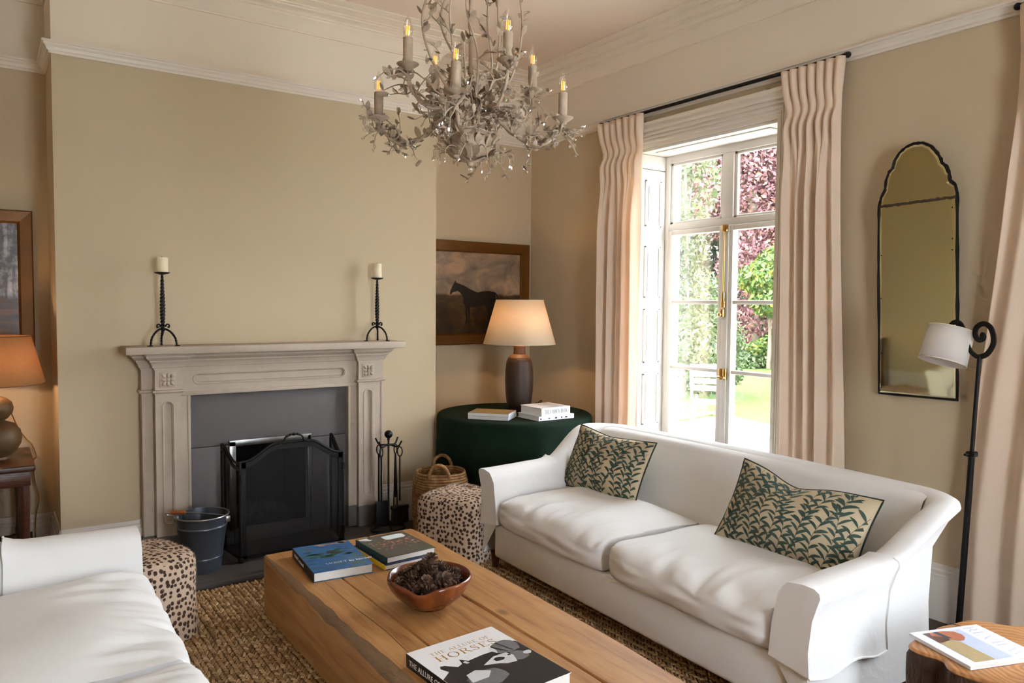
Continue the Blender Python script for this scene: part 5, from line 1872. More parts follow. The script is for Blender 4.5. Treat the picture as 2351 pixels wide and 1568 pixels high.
build_floor_lamp()

# ------------------------------------------------------------------ tree stump side table with a magazine
def build_stump():
    cx, cy, H = 2.585, .955, .40
    t = thing('tree_stump_table', 'polished tree stump side table at the lower right corner', 'side table', (cx, cy, .0))
    def rad(a):
        return .275 + .022 * math.sin(3 * a + .8) + .016 * math.sin(5 * a + 2.2) + .008 * math.sin(9 * a) - .045 * math.exp(-((math.atan2(math.sin(a - 2.55), math.cos(a - 2.55))) / .16) ** 2)
    N = 120
    g = G('stump_end_grain', .3, spec=.5)
    v = g.coord()
    wv = g.n('TexWave', {'Vector': g.mix(.12, v, g.n('TexNoise', {'Vector': v, 'Scale': 3, 'Detail': 3}).outputs[1], 'ADD'), 'Scale': 16, 'Distortion': 4, 'Detail': 3}, wave_type='RINGS', rings_direction='Z').outputs[1]
    c = g.ramp(wv, [(0, srgb(160, 108, 64)), (.5, srgb(178, 124, 76)), (1, srgb(192, 140, 90))])
    g.col(g.mix(g.ramp(g.noise(v, 3.5, 4), [(.45, (0, 0, 0)), (.75, (.7, .7, .7))]), c, srgb(118, 68, 36)))
    gb = solid('stump_bark', srgb(66, 46, 34), .75, var=.45, vs=9, bump=1.0, bs=30, bd=.02, stretch=(1.5, 1.5, .5))
    vs, fs = [], []
    rows = 26
    for i in range(rows):
        z = lerp(.0, H - .012, i / (rows - 1))
        for j in range(N):
            a = 2 * PI * j / N
            k = .014 * noise.noise(Vector((math.cos(a) * 5, math.sin(a) * 5, z * 4))) + .007 * noise.noise(Vector((math.cos(a) * 16, math.sin(a) * 16, z * 9)))
            r = rad(a) * (1 + .05 * (1 - z / H) ** 2) + k * (1 if i < rows - 1 else .2) - .004
            vs.append((r * math.cos(a), r * math.sin(a), z))
    for i in range(rows - 1):
        for j in range(N):
            fs.append((i * N + j, i * N + (j + 1) % N, (i + 1) * N + (j + 1) % N, (i + 1) * N + j))
    fs.append(tuple(range(N - 1, -1, -1)))
    B().add(vs, fs).obj('bark_side', gb, t, ang=60)
    vs, fs = [], []
    pr = [(-.004, H - .014), (.002, H - .008), (-.003, H - .001), (-.010, H)]
    for o, z in pr:
        for j in range(N):
            a = 2 * PI * j / N
            vs.append(((rad(a) + o) * math.cos(a), (rad(a) + o) * math.sin(a), z))
    for i in range(3):
        for j in range(N):
            fs.append((i * N + j, i * N + (j + 1) % N, (i + 1) * N + (j + 1) % N, (i + 1) * N + j))
    fs.append(tuple(3 * N + j for j in range(N)))
    B().add(vs, fs).obj('polished_top', g.m, t, ang=50)
    b = B()
    P = [(.08, .25), (.085, .21), (.078, .18), (.09, .14)]
    vs2 = []
    for i, (x, y) in enumerate(P):
        w_ = .004 * (1 - i / 3.2)
        vs2 += [(x - w_, y, H + .0006), (x + w_, y, H + .0006)]
    b.add(vs2, [(2 * i, 2 * i + 1, 2 * i + 3, 2 * i + 2) for i in range(3)])
    b.obj('drying_crack', solid('black_crack', srgb(40, 24, 16), .9), t, smooth=False)
    mw = solid('white_magazine_cover', srgb(232, 232, 240), .25, var=.01)
    # local x: spine edge direction l -> far; y: up
    lx, fx, nx = Vector((2.448, 1.224)), Vector((2.703, 1.133)), Vector((2.360, 1.009))
    ux = (fx - lx).normalized()
    ang = math.atan2(ux.y, ux.x)
    c = (fx + nx) / 2
    m = book('white REVIEW magazine with a hand on its cover on the stump', (c.x, c.y, H + .001), ang, .272, .236, .012, mw, 'L', mw, True, 'magazine')
    z = .012
    rr = random.Random(3)
    # picture block on the spine half, the title runs down the fore edge
    flat('photo_sky_print', [[(-.03, -.10), (.045, -.10), (.045, .10), (-.06, .10)]], solid('pale_blue_print', srgb(188, 198, 222), .3, var=.08, vs=14), m, z)
    flat('photo_sand_print', [[(-.10, -.10), (-.025, -.10), (-.028, .02), (-.045, .05), (-.10, .05)]], solid('sand_print', srgb(176, 156, 118), .3, var=.2, vs=30, stretch=(6, 1, 1)), m, z + .0003)
    flat('photo_dark_print', [[(-.10, .03), (-.05, .04), (-.045, .075), (-.06, .10), (-.10, .10)]], solid('brown_print', srgb(96, 62, 50), .3, var=.3, vs=40), m, z + .0005)
    flat('photo_hand_print', [[(-.075, .10), (-.02, .10), (.012, .088), (.02, .065), (.012, .045), (-.005, .03), (-.025, .028), (-.045, .045), (-.06, .065), (-.085, .08)]], solid('hand_print', srgb(180, 110, 82), .3, var=.15, vs=40), m, z + .0007)
    flat('photo_cuff_print', [[(-.062, .10), (-.045, .10), (-.035, .05), (-.055, .05)]], solid('slate_print', srgb(70, 72, 82), .3), m, z + .0009)
    serif_caps('title_lettering', 'REVIEW', .042, solid('grey_lilac_print', srgb(186, 190, 206), .35), m, Matrix.Translation((.064, .108, z)) @ Matrix.Rotation(-PI / 2, 4, 'Z'), 'LEFT', 1.0, .12, 1.1)
build_stump()

# ------------------------------------------------------------------ left alcove: console table, gourd lamp
def build_console():
    Z = .658
    t = thing('console_table', 'dark mahogany side table with turned legs in the left alcove', 'side table', (-.27, 4.655, 0))
    hx, hy = .455, .285
    B().rbox(-hx, hx, -hy, hy, Z - .032, Z, .008, 3).obj('table_top', M_DARKW, t)
    B().rbox(-hx + .02, hx - .02, -hy + .02, hy - .02, Z - .105, Z - .032, .004).obj('apron', M_DARKW, t)
    for sx in (-1, 1):
        for sy in (-1, 1):
            m = Matrix.Translation((sx * (hx - .05), sy * (hy - .05), 0))
            pr = [(.016, 0), (.022, .02), (.02, .05), (.028, .08), (.03, .12), (.032, .15), (.028, .20), (.030, .22), (.026, .24), (.022, .30), (.026, .42), (.028, .50), (.026, Z - .10)]
            B().lathe(pr, 16, m=m).obj('leg', M_DARKW, t)
    for sy in (-1, 1):
        pts = [(lerp(-hx + .05, hx - .0, i / 60), sy * (hy - .05), .175) for i in range(61)]
        B().tube(pts, [.014 + .006 * (1 if (i % 6) in (0, 1) else 0) for i in range(61)], 10).obj('stretcher', M_DARKW, t)
build_console()
def build_gourd_lamp():
    t = thing('gourd_lamp', 'lit double gourd lamp with woven raffia shade at the left edge', 'table lamp', (.03, 4.64, .6585))
    g = solid('bronze_gourd', srgb(92, 70, 44), .5, .25, var=.2, vs=30, bump=.3, bs=80)
    pr = [(0, .004), (.05, .004), (.058, 0), (.055, .012), (.085, .035), (.107, .075), (.112, .105), (.105, .145), (.08, .178), (.045, .192), (.038, .197), (.055, .21), (.073, .235), (.078, .26), (.07, .29), (.045, .312), (.022, .322), (.018, .335), (0, .335)]
    B().lathe(pr, 36).obj('gourd_base', g, t, ang=60)
    B().tube([(0, 0, .33), (0, 0, .43)], .008, 8).obj('lamp_stem', M_BRASS, t)
    B().ell((0, 0, .47), (.026, .026, .034), 14, 10).obj('bulb', emit('amber_bulb', (1, .6, .28, 1), 4), t)
    sm = shade_mat('raffia_shade', srgb(222, 172, 116), .5, .35)
    o = B().lathe_open([(.222, .385), (.192, .5), (.162, .628)], 56).obj('lamp_shade', sm, t, ang=80)
    md = o.modifiers.new('thickness', 'SOLIDIFY')
    md.thickness = .0015
    b = B()
    for r_, z_ in ((.222, .385), (.162, .628)):
        b.tube([(r_ * math.cos(2 * PI * i / 48), r_ * math.sin(2 * PI * i / 48), z_) for i in range(48)], .0024, 6, closed=True)
    for k in range(3):
        a = 2 * PI * k / 3
        b.tube([(0, 0, .6), (.162 * math.cos(a), .162 * math.sin(a), .626)], .0016, 6)
    b.obj('shade_frame', solid('dark_binding', srgb(120, 74, 38), .7), t)
    lamp_light(t, .47, 9.0, (1, .62, .34))
    # gold braided flex runs down the wall to the skirting
    w2 = lambda x, y, z: (x - .03, y - 4.64, z - .6585)
    pts = spline([w2(.045, 4.64, .985), w2(.075, 4.80, .93), w2(.10, 4.90, .86), w2(.135, 4.95, .76), w2(.170, 4.955, .70), w2(.196, 4.955, .665), w2(.214, 4.955, .60), w2(.200, 4.955, .57), w2(.203, 4.955, .47), w2(.222, 4.955, .36), w2(.205, 4.955, .25), w2(.203, 4.955, .10), w2(.21, 4.955, .0)], 8)
    B().tube(pts, .0035, 6).obj('gold_flex', solid('gold_braid', srgb(150, 104, 44), .6, var=.3, vs=200), t)
build_gourd_lamp()
# ------------------------------------------------------------------ chandelier
M_CHAND = solid('antique_taupe_metal', srgb(182, 160, 138), .55, .12, var=.22, vs=45, bump=.35, bs=160)
def build_chandelier():
    zb = 1.90
    t = thing('chandelier', 'taupe metal leaf chandelier with crystal drops and candle bulbs', 'chandelier', (1.261, 2.046, zb), -YAW)
    rr = random.Random(21)
    top = ZC - zb
    M_FIL = emit('amber_filament', (1, .50, .10, 1), .45)
    # shared leaf and crystal meshes
    def leaf_mesh(L, W):
        b = B()
        n = 6
        vs = []
        for i in range(n + 1):
            q = i / n
            w_ = W * math.sin(PI * (q * .94 + .03)) ** .75
            zc = .22 * L * q * q
            vs += [(q * L, -w_, zc + .25 * w_), (q * L, 0, zc), (q * L, w_, zc + .25 * w_)]
        fs = []
        for i in range(n):
            for k in range(2):
                a = 3 * i + k
                fs.append((a, a + 3, a + 4, a + 1))
        b.add(vs, fs)
        b.add([(p[0], p[1], p[2] - .0008) for p in vs], [f[::-1] for f in fs])
        o = b.obj('leaf', M_CHAND, ang=80, fix=False)
        me = o.data
        bpy.data.objects.remove(o)
        return me
    LEAF = [leaf_mesh(.024, .0068), leaf_mesh(.033, .0088), leaf_mesh(.017, .0055)]
    def crys_mesh(L, r):
        b = B().lathe([(0, 0), (r * .55, L * .12), (r, L * .38), (r * .7, L * .75), (0, L)], 6)
        o = b.obj('crystal_drop', M_CRYS, smooth=False)
        me = o.data
        bpy.data.objects.remove(o)
        return me
    CRYS = [crys_mesh(.024, .0062), crys_mesh(.018, .0052)]
    cnt = {'leaf': 0, 'crystal': 0, 'twig': 0}
    more = {'leaf': B(), 'crystal': B(), 'twig': B()}
    def put(kind, name, me, m, limit=290):
        cnt[kind] += 1
        if cnt[kind] <= limit:
            o = link(name, me, t)
            lo, ro, sc_ = m.decompose()
            o.location, o.rotation_mode, o.rotation_quaternion, o.scale = lo, 'QUATERNION', ro, sc_
        else:
            more[kind].add([m @ v.co for v in me.vertices], [tuple(f.vertices) for f in me.polygons])
    def add_leaf(p, d, k=None, par=t, sc=1.0):
        s = sc * rr.uniform(.85, 1.2)
        d = Vector(d).normalized()
        m = Matrix.Translation(p) @ d.to_track_quat('X', 'Z').to_matrix().to_4x4() @ Matrix.Rotation(rr.uniform(-.9, .9), 4, 'X') @ Matrix.Diagonal((s, s, s, 1))
        put('leaf', 'leaf', LEAF[rr.randrange(3) if k is None else k], m)
    def add_crystal(p, d, par=t):
        d = Vector(d).normalized()
        put('crystal', 'crystal_drop', rr.choice(CRYS), Matrix.Translation(p) @ d.to_track_quat('Z', 'Y').to_matrix().to_4x4())
    rod = B().tube([(0, 0, .06), (0, 0, top - .05)], .0065, 10)
    for z in (.30, .44, .12):
        rod.tube([(0, 0, z - .012), (0, 0, z + .012)], .009, 10)
    rod.obj('centre_rod', M_CHAND, t)
    B().lathe([(0, top - .001), (.055, top - .001), (.058, top - .012), (.04, top - .03), (.014, top - .05), (0, top - .05)], 24).obj('ceiling_rose', M_CHAND, t)
    # leafy bowl at the bottom
    B().lathe([(0, .0), (.008, .004), (.012, .014), (.03, .020), (.055, .036), (.072, .062), (.074, .085), (.060, .105), (.03, .118), (.012, .13), (0, .13)], 24).obj('bottom_bowl', M_CHAND, t)
    B().ell((0, 0, -.006), .009, 12, 8).obj('glass_ball', M_CRYS, t)
    for ring, (r, z, n, el) in enumerate(((.018, .022, 10, -.1), (.045, .03, 12, .35), (.07, .06, 14, .75), (.05, .115, 10, 1.0))):
        for i in range(n):
            a = 2 * PI * i / n + ring * .3
            add_leaf((r * math.cos(a), r * math.sin(a), z), (math.cos(a) * math.cos(el), math.sin(a) * math.cos(el), math.sin(el)), 1, t, 1.15)
    for i in range(16):
        a = 2 * PI * i / 16 + .1
        d = Vector((math.cos(a), math.sin(a), 0))
        r1 = rr.uniform(.10, .135)
        z1 = rr.uniform(.0, .05)
        pts = spline([d * .05 + Vector((0, 0, .05)), d * .085 + Vector((0, 0, .055)), d * r1 + Vector((0, 0, z1 + .02)), d * (r1 + .004) + Vector((0, 0, z1))], 5)
        B().tube(pts, .0019, 5).obj('tendril', M_CHAND, t)
        add_crystal(pts[-1], (d.x * .2, d.y * .2, -1))
        add_leaf(pts[8], d + Vector((0, 0, .3)), 2)
    def candle(base, hs, rs):
        bx = Vector(base)
        # drip pan of petals
        B().lathe([(0, -.012), (.010, -.012), (.014, -.004), (.024, .002), (.033, .008), (.034, .010), (.022, .007), (0, .006)], 18, c=bx).obj('drip_pan', M_CHAND, t)
        for i in range(9):
            a = 2 * PI * i / 9 + rr.uniform(0, .3)
            add_leaf(bx + Vector((.012 * math.cos(a), .012 * math.sin(a), .004)), (math.cos(a), math.sin(a), rr.uniform(.15, 1.0)), 2)
        B().lathe([(0, .006), (rs, .006), (rs * 1.02, hs), (rs * .8, hs + .001), (0, hs - .002)], 20, c=bx).obj('candle_sleeve', M_CHAND, t)
        bl = B().lathe([(0, hs), (.0085, hs + .001), (.0145, hs + .014), (.0155, hs + .026), (.012, hs + .042), (.006, hs + .056), (.0018, hs + .066), (0, hs + .068)], 18, c=bx).obj('bulb', M_BULB, t)
        f = B()
        for i in range(4):
            a = PI * i / 2
            f.tube([bx + Vector((.0055 * math.cos(a), .0055 * math.sin(a), hs + .010)), bx + Vector((.005 * math.cos(a), .005 * math.sin(a), hs + .036))], .0016, 5)
        f.obj('filament', M_FIL, bl)
    def sprig(p0, d0, length, n, crystal=.5, curl=.5, leafp=.8):
        """wandering twig with leaves and drops"""
        p, d = Vector(p0), Vector(d0).normalized()
        pts = [p.copy()]
        axis = Vector((rr.uniform(-1, 1), rr.uniform(-1, 1), rr.uniform(-1, 1))).normalized()
        for i in range(n):
            d = (Matrix.Rotation(rr.uniform(.1, curl), 3, axis) @ d + Vector((rr.uniform(-.25, .25), rr.uniform(-.25, .25), rr.uniform(-.25, .25)))).normalized()
            p = p + d * length / n
            pts.append(p.copy())
        sp = spline(pts, 4)
        B().tube(sp, [lerp(.0026, .0014, i / (len(sp) - 1)) for i in range(len(sp))], 5).obj('twig', M_CHAND, t)
        cnt['twig'] += 1
        for i in range(1, len(pts)):
            s = (Vector((rr.uniform(-1, 1), rr.uniform(-1, 1), rr.uniform(-.4, 1)))).normalized()
            if rr.random() < leafp:
                add_leaf(pts[i], (d * .4 + s), None)
            if rr.random() < crystal:
                add_crystal(pts[i], s + Vector((0, 0, -.3)))
        if rr.random() < crystal + .2:
            add_crystal(pts[-1], d)
        return pts
    # lower tier: four long arms; upper tier: four shorter ones
    k = 2.4 / 1731.0
    low = [(-.291, .02), (.291, .01), (-.024, -.285), (.060, .29)]
    upp = [(-.182, -.105), (.118, -.155), (-.128, .17), (.198, .155)]
    zl, zu = 2.135 - .086 - zb, 2.262 - .086 - zb
    for (x, y) in low:
        r = math.hypot(x, y)
        d = Vector((x / r, y / r, 0))
        f = lambda q, z: d * q + Vector((0, 0, z))
        P = spline([f(.012, .150), f(.06, .165), f(.12, .120), f(.18, .078), f(.235, .078), f(r - .012, .118), f(r, zl - .010)], 8)
        B().tube(P, [lerp(.0066, .0052, i / (len(P) - 1)) for i in range(len(P))], 8).obj('arm', M_CHAND, t)
        P2 = [p + Vector((-d.y, d.x, 0)) * (.009 * math.sin(i * .55)) + Vector((0, 0, .009 * math.cos(i * .55))) for i, p in enumerate(P)]
        B().tube(P2[4:], .0032, 6).obj('twining_stem', M_CHAND, t)
        candle(f(r, zl), .086, .0142)
        for i in range(5, len(P) - 2, 2):
            s = Vector((rr.uniform(-1, 1), rr.uniform(-1, 1), rr.uniform(-.8, .9)))
            sprig(P[i], s, rr.uniform(.05, .11), 4, .7, .9)
        for i in range(5, len(P), 2):
            add_leaf(P[i], (rr.uniform(-1, 1), rr.uniform(-1, 1), rr.uniform(-.2, 1)))
        for i in range(4):
            sprig(f(r, zl - .03), (d.x * .6 + rr.uniform(-.8, .8), d.y * .6 + rr.uniform(-.8, .8), rr.uniform(-1, .2)), .06, 3, .8, .8, .4)
    for (x, y) in upp:
        r = math.hypot(x, y)
        d = Vector((x / r, y / r, 0))
        f = lambda q, z: d * q + Vector((0, 0, z))
        P = spline([f(.010, .150), f(.045, .20), f(.10, .172), f(.15, .17), f(r - .010, .215), f(r, zu - .010)], 8)
        B().tube(P, [lerp(.0062, .005, i / (len(P) - 1)) for i in range(len(P))], 8).obj('arm', M_CHAND, t)
        candle(f(r, zu), .086, .0142)
        for i in range(5, len(P) - 1, 2):
            s = Vector((rr.uniform(-1, 1), rr.uniform(-1, 1), rr.uniform(-.6, 1)))
            sprig(P[i], s, rr.uniform(.05, .12), 3, .4, .9)
        for i in range(4, len(P), 2):
            add_leaf(P[i], (rr.uniform(-1, 1), rr.uniform(-1, 1), rr.uniform(-.2, 1)))
        for i in range(3):
            sprig(f(r, zu - .02), (d.x + rr.uniform(-.6, .6), d.y + rr.uniform(-.6, .6), rr.uniform(-.4, .6)), .06, 3, .6, .8, .5)
    # leafy branches that climb to the crown around the rod
    vines = [(-.05, -.04, -.155, -.03), (-.03, .05, -.10, .05), (.05, -.03, .085, -.02), (.04, .05, .05, .06), (.09, .0, .16, .03), (-.09, .02, -.06, -.06), (.02, -.06, -.01, -.08)]
    for vi, (x0, y0, x1, y1) in enumerate(vines):
        pts = spline([(x0, y0, .20), (lerp(x0, x1, .5) + .02, lerp(y0, y1, .4), .33), (x1, y1, .47), (x1 * .75 + .015, y1 * .8, .60), (x1 * .45, y1 * .5, .72), (x1 * .25, y1 * .3, .82)], 8)
        if vi == 0:
            pts = spline([(x0, y0, .20), (-.125, -.02, .34), (-.150, -.02, .45), (-.125, -.02, .56), (-.155, -.02, .62), (-.12, -.0, .70)], 8)
        B().tube(pts, [lerp(.0045, .0025, i / (len(pts) - 1)) for i in range(len(pts))], 6).obj('climbing_stem', M_CHAND, t)
        for i in range(3, len(pts) - 1, 2):
            s = Vector((rr.uniform(-1, 1), rr.uniform(-1, 1), rr.uniform(-.1, 1)))
            if i % 4 == 3:
                sprig(pts[i], s, rr.uniform(.035, .075), 3, .4, .9, .9)
            else:
                add_leaf(pts[i], s)
    for i in range(14):
        a = 2 * PI * i / 14
        z = rr.uniform(.14, .24)
        sprig((.03 * math.cos(a), .03 * math.sin(a), z), (math.cos(a), math.sin(a), rr.uniform(-.2, .9)), rr.uniform(.08, .17), 4, .3, .7, .9)
    for i in range(10):
        a = 2 * PI * i / 10
        add_leaf((.02 * math.cos(a), .02 * math.sin(a), .60), (math.cos(a), math.sin(a), .9), 1)
    if more['leaf'].v:
        tag(more['leaf'].obj('small_leaves', M_CHAND, t, ang=80, fix=False), kind='stuff')
    if more['crystal'].v:
        tag(more['crystal'].obj('small_crystals', M_CRYS, t, smooth=False, fix=False), kind='stuff')
build_chandelier()
# ------------------------------------------------------------------ garden
GZ = -.15
def leaf_mat(name, stops, rough=.5, tr=.3):
    g = G(name, rough, spec=.3)
    isl = g.n('NewGeometry').outputs['Random Per Island']
    c = g.ramp(isl, stops)
    g.set(g.b.inputs['Base Color'], c)
    t = g.n('BsdfTranslucent', {'Color': c})
    mx = g.n('MixShader', {0: tr, 1: g.b.outputs[0], 2: t.outputs[0]})
    g.t.links.new(mx.outputs[0], g.out.inputs[0])
    return g.m
ML_BEECH = leaf_mat('copper_beech_leaf', [(0, srgb(63, 38, 44)), (.5, srgb(109, 71, 76)), (.85, srgb(147, 104, 104)), (1, srgb(164, 115, 93))])
ML_OLIVE = leaf_mat('grey_green_leaf', [(0, srgb(50, 58, 36)), (.6, srgb(77, 84, 54)), (1, srgb(100, 106, 76))])
ML_GREEN = leaf_mat('fresh_green_leaf', [(0, srgb(40, 56, 31)), (.6, srgb(68, 84, 48)), (1, srgb(93, 105, 68))])
ML_LIME = leaf_mat('laburnum_leaf', [(0, srgb(44, 66, 31)), (.6, srgb(70, 92, 41)), (.85, srgb(96, 108, 47)), (1, srgb(133, 120, 42))])
ML_LAUREL = leaf_mat('laurel_leaf', [(0, srgb(25, 51, 29)), (.6, srgb(49, 82, 44)), (1, srgb(82, 113, 67))])
ML_DARK = leaf_mat('dark_conifer_leaf', [(0, srgb(24, 39, 29)), (.6, srgb(39, 60, 43)), (1, srgb(56, 79, 55))])
M_BARKT = solid('tree_bark', srgb(92, 80, 66), .9, var=.3, vs=8, bump=.6, bs=20, bd=.02)
def foliage(name, blobs, n, size, mat, parent, seed, clump=.35):
    """leaf cards on the shells of several blobs (x, y, z, rx, ry, rz), local to parent"""
    rs = np.random.RandomState(seed)
    wts = np.array([b[3] * b[4] + b[3] * b[5] + b[4] * b[5] for b in blobs])
    which = rs.choice(len(blobs), n, p=wts / wts.sum())
    bl = np.array(blobs)[which]
    d = rs.normal(size=(n, 3))
    d /= np.linalg.norm(d, axis=1)[:, None]
    # clumps: pull directions towards random centres
    r = rs.uniform(.55, 1.03, n) ** .5
    P = bl[:, :3] + d * bl[:, 3:] * r[:, None]
    P += rs.normal(0, clump * size, (n, 3))
    a = rs.normal(size=(n, 3))
    a /= np.linalg.norm(a, axis=1)[:, None]
    nn = d * .7 + rs.normal(0, .6, (n, 3))
    b = np.cross(nn, a)
    b /= np.linalg.norm(b, axis=1)[:, None]
    a = np.cross(b, nn)
    a /= np.linalg.norm(a, axis=1)[:, None]
    s = size * rs.uniform(.6, 1.3, n)[:, None]
    V = np.stack([P - a * s, P - a * s * .1 + b * s * .48, P + a * s, P - a * s * .1 - b * s * .48], 1).reshape(-1, 3)
    F = np.arange(4 * n).reshape(-1, 4)
    return tag(np_obj(name, V, F, mat, parent), kind='stuff')
def tree(name, label, cat, loc, blobs, n, size, mat, trunk, seed, group=None):
    t = thing(name, label, cat, loc, 0, group)
    foliage('foliage', blobs, n, size, mat, t, seed)
    b = B()
    rr = random.Random(seed)
    h, r = trunk
    b.tube(spline([(0, 0, 0), (.05 * h * .3, 0, h * .4), (0, .04 * h * .3, h)], 6), [lerp(r, r * .45, i / 12) for i in range(13)], 10)
    b.obj('trunk', M_BARKT, t)
    br = B()
    for bl in blobs:
        br.tube(spline([(0, 0, h * .55), ((bl[0]) * .4, bl[1] * .4, lerp(h * .6, bl[2], .5)), (bl[0], bl[1], bl[2])], 5), [lerp(r * .45, r * .12, i / 10) for i in range(11)], 6)
    br.obj('branches', M_BARKT, t)
    return t
def build_garden():
    g = G('mown_lawn', .9, spec=.15)
    v = g.coord()
    g.col(g.mix(g.noise(v, 1.2, 5, .6), g.mix(g.noise(v, 60, 3), srgb(46, 76, 22), srgb(60, 88, 30)), srgb(80, 100, 46)))
    g.bump(g.noise(v, 90, 4), .8, .02)
    def ground(name, poly, z, mat, label):
        n = len(poly)
        b = B().add([(x, y, z) for x, y in poly] + [(x, y, z - .12) for x, y in poly], [tuple(range(n)), tuple(range(2 * n - 1, n - 1, -1))] + [(i, n + i, n + (i + 1) % n, (i + 1) % n) for i in range(n)])
        struct(b.obj(name, mat, smooth=False), label)
    ground('lawn', [(8.45, -12), (40, -12), (40, 34), (-10, 34), (-10, 6), (4.3, 6.9), (8.9, 7.5), (8.55, 5.8)], GZ - .01, g.m, 'mown garden lawn outside the french window')
    ground('terrace', [(XW + .43, -12), (8.5, -12), (8.6, 5.8), (8.95, 7.55), (4.3, 6.95), (-10, 6.05), (-10, 5.35), (XW + .43, 5.35)], GZ - .03, solid('pale_gravel', srgb(190, 182, 172), .95, var=.10, vs=50, bump=.4, bs=120), 'pale gravel terrace outside the french window')
    ground('lower_ground', [(XW + .43, -30), (60, -30), (60, 60), (-30, 60), (-30, 5.36), (XW + .43, 5.36)], GZ - .16, g.m, 'grassy ground beyond the garden')
    b = B()
    P = spline([(8.5, -12, GZ), (8.5, 2, GZ), (8.58, 5.8, GZ), (8.95, 7.55, GZ)], 10)
    b.tube(P, .035, 6)
    b.tube(spline([(8.95, 7.55, GZ), (6.5, 7.25, GZ), (4.3, 6.95, GZ), (-8, 6.05, GZ)], 8), .035, 6)
    tag(b.obj('lawn_edging', solid('brick_edging', srgb(176, 120, 92), .9, var=.2, vs=12)), 'reddish edging strip between terrace gravel and lawn', 'edging')
    # planting, near left to far right as seen through the panes
    tree('olive_shrub', 'tall airy grey-green shrub at the left of the window panes', 'shrub', (10.02, 9.1, GZ), [(0.02, -0.11, 3.74, 0.5, 0.5, 0.7), (0.06, 0.04, 2.7, 0.4, 0.4, 0.55), (0.04, -0.25, 1.71, 0.45, 0.45, 0.55), (-0.35, -0.51, 0.91, 0.5, 0.5, 0.55), (0.23, 0.4, 4.52, 0.6, 0.6, 0.8), (-0.01, 0.42, 2.1, 0.6, 0.6, 1.2)], 5000, .055, ML_OLIVE, (4.2, .05), 2)
    tree('pale_bush', 'pale green loose bush behind the garden chair', 'bush', (11.06, 9.39, GZ), [(0.33, 0.37, 1.72, 0.5, 0.5, 0.45), (0.02, -0.07, 0.99, 0.55, 0.55, 0.55), (-0.58, -0.29, 0.47, 0.5, 0.5, 0.45), (0.23, -0.01, 0.41, 0.45, 0.45, 0.4)], 5200, .055, ML_GREEN, (1.2, .04), 5)
    tree('copper_beech', 'large copper beech with purple-pink leaves filling the upper panes', 'tree', (18.22, 14.0, GZ), [(0.18, 0.24, 5.21, 2.0, 2.0, 1.9), (-0.3, 1.2, 5.55, 1.5, 1.5, 1.7), (0.13, -0.45, 3.4, 1.25, 1.25, 1.0), (-0.9, -0.37, 2.75, 0.75, 0.75, 0.75), (-1.06, -0.97, 1.25, 0.55, 0.55, 0.42), (-1.14, -0.51, 1.78, 0.5, 0.5, 0.6), (1.87, 0.39, 6.98, 3.0, 3.0, 2.2), (0.15, 1.66, 8.29, 3.0, 3.0, 2.4), (2.23, -0.63, 4.53, 2.0, 2.0, 2.2), (-1.16, -0.56, 0.7, 0.3, 0.3, 0.35)], 60000, .075, ML_BEECH, (5.0, .28), 11)
    tree('laburnum', 'yellow-green laburnum in bloom under the copper beech', 'tree', (16.69, 12.24, GZ), [(-0.21, 0.11, 2.33, 0.62, 0.62, 0.42), (-0.22, -0.16, 1.77, 0.5, 0.5, 0.42), (0.43, 0.05, 2.69, 0.6, 0.6, 0.5)], 4200, .075, ML_LIME, (1.9, .06), 13)
    tree('euphorbia_clump', 'acid green flowering clump in the shady border', 'plant', (16.92, 12.55, GZ), [(-0.1, 0.06, 0.51, 0.35, 0.35, 0.2), (0.1, -0.06, 0.62, 0.3, 0.3, 0.2)], 700, .07, ML_LIME, (.4, .02), 15)
    tree('laurel_bush', 'dark green laurel bush at the back of the lawn', 'bush', (19.08, 14.31, GZ), [(0.28, 0.21, 0.87, 1.2, 1.2, 1.0), (0.35, -0.42, 1.15, 1.2, 1.2, 1.4), (-0.63, 0.21, 0.36, 0.7, 0.7, 0.6)], 9000, .085, ML_LAUREL, (.9, .06), 17)
    tree('border_perennials', 'low leafy perennials along the far edge of the lawn', 'plant', (17.01, 12.65, GZ), [(-0.53, 0.17, 0.14, 0.45, 0.45, 0.25), (0.05, 0.13, 0.18, 0.55, 0.55, 0.3), (0.18, -0.32, 0.17, 0.5, 0.5, 0.3), (-0.31, 0.63, 0.16, 0.4, 0.4, 0.3), (0.61, -0.62, 0.15, 0.6, 0.6, 0.3)], 5000, .06, ML_GREEN, (.2, .02), 19)
    tree('dark_yew', 'dark yew trees in the shade behind the copper beech', 'tree', (21.84, 17.65, GZ), [(-1.7, 0.13, 3.15, 1.8, 1.8, 3.2), (1.11, -0.64, 2.61, 2.2, 2.2, 3.2), (0.08, 0.06, 2.29, 2.0, 2.0, 3.0), (2.28, -1.42, 3.24, 2.5, 2.5, 4.0), (-2.93, 0.99, 3.14, 2.0, 2.0, 4.0), (1.15, 0.88, 8.13, 3.5, 3.5, 4.0)], 26000, .13, ML_DARK, (5, .25), 23)
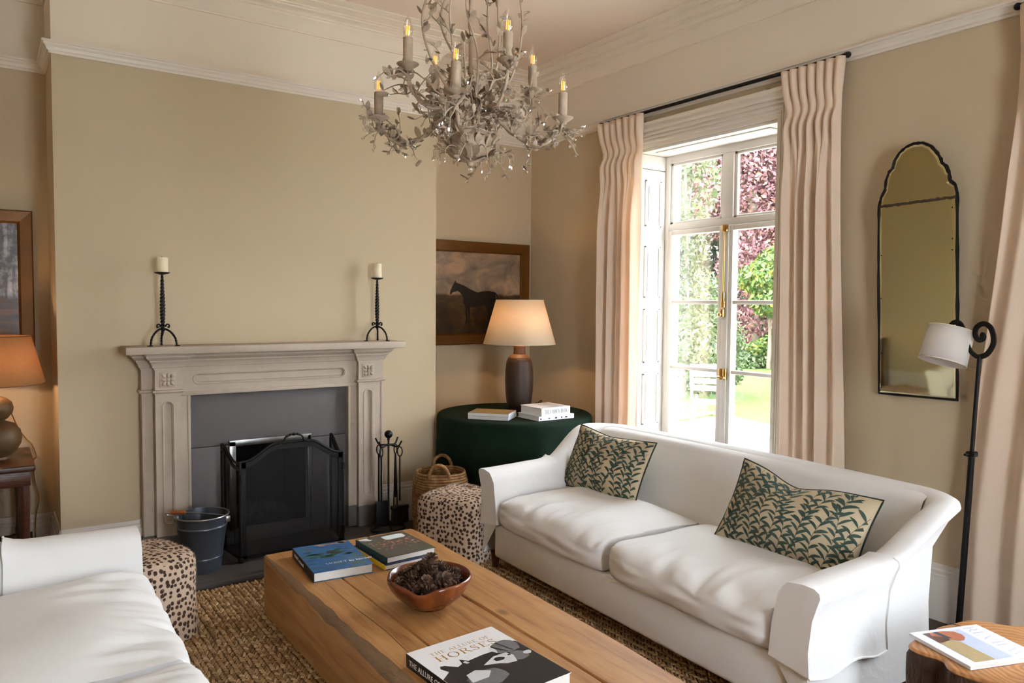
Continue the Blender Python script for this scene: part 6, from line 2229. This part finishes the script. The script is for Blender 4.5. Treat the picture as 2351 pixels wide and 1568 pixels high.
    tree('field_maple', 'light green tree beyond the right edge of the window', 'tree', (19.6, 9.2, GZ), [(0, 0, 3.4, 2.4, 2.2, 2.6), (2.4, -1.4, 3.8, 2.4, 2.2, 3.0)], 9000, .12, ML_GREEN, (3, .15), 29)
    tree('boundary_hedge', 'dark clipped hedge closing the far side of the garden', 'hedge', (27, 2, GZ), [(0, -14 + 3.2 * i, 1.5, 1.6, 2.4, 2.0) for i in range(10)], 16000, .14, ML_DARK, (1.2, .06), 31)
    # peony flower by the chair
    t = thing('pink_peony', 'pink flower head at the edge of the bushes by the chair', 'flower', (10.35, 8.75, GZ))
    b = B()
    rr = random.Random(3)
    for i in range(16):
        a, e = rr.uniform(0, 6.28), rr.uniform(-.2, 1.2)
        d = Vector((math.cos(a) * math.cos(e), math.sin(a) * math.cos(e), math.sin(e)))
        b.ell(Vector((0, 0, .52)) + d * .045, (.035, .035, .02), 8, 5)
    b.obj('petals', solid('pink_petal', srgb(206, 104, 138), .6), t)
    B().tube([(0, 0, 0), (.01, 0, .3), (0, 0, .5)], .008, 6).obj('stalk', ML_GREEN, t)
    # white slatted folding chairs on the terrace
    def chair(label, loc, rz):
        t = thing('garden_chair', label, 'garden chair', loc, rz, 'white folding garden chairs')
        mw = solid('white_garden_paint', srgb(232, 226, 220), .5)
        for s in (-1, 1):
            B().rbox(-.016, .016, -.5, .5, -.02, .02, .004, 1, Matrix.Translation((s * .21, .02, .46)) @ Matrix.Rotation(1.18, 4, 'X')).obj('rear_frame', mw, t)
            B().rbox(-.016, .016, -.38, .38, -.018, .018, .004, 1, Matrix.Translation((s * .18, .02, .24)) @ Matrix.Rotation(-.75, 4, 'X')).obj('front_leg', mw, t)
        for i in range(6):
            B().rbox(-.20, .20, -.2 + i * .07, -.145 + i * .07, .44, .458, .004, 1).obj('seat_slat', mw, t)
        for i in range(4):
            z = .60 + i * .09
            B().rbox(-.21, .21, -.009, .009, z, z + .065, .004, 1, Matrix.Translation((0, .06 + (z - .46) * .42, 0))).obj('back_slat', mw, t)
        return t
    chair('white slatted garden chair on the terrace seen through the lowest pane', (7.42, 6.30, GZ - .03), 2.2)
    chair('second white garden chair half hidden by the window frame', (7.0, 6.72, GZ - .03), 2.6)
build_garden()
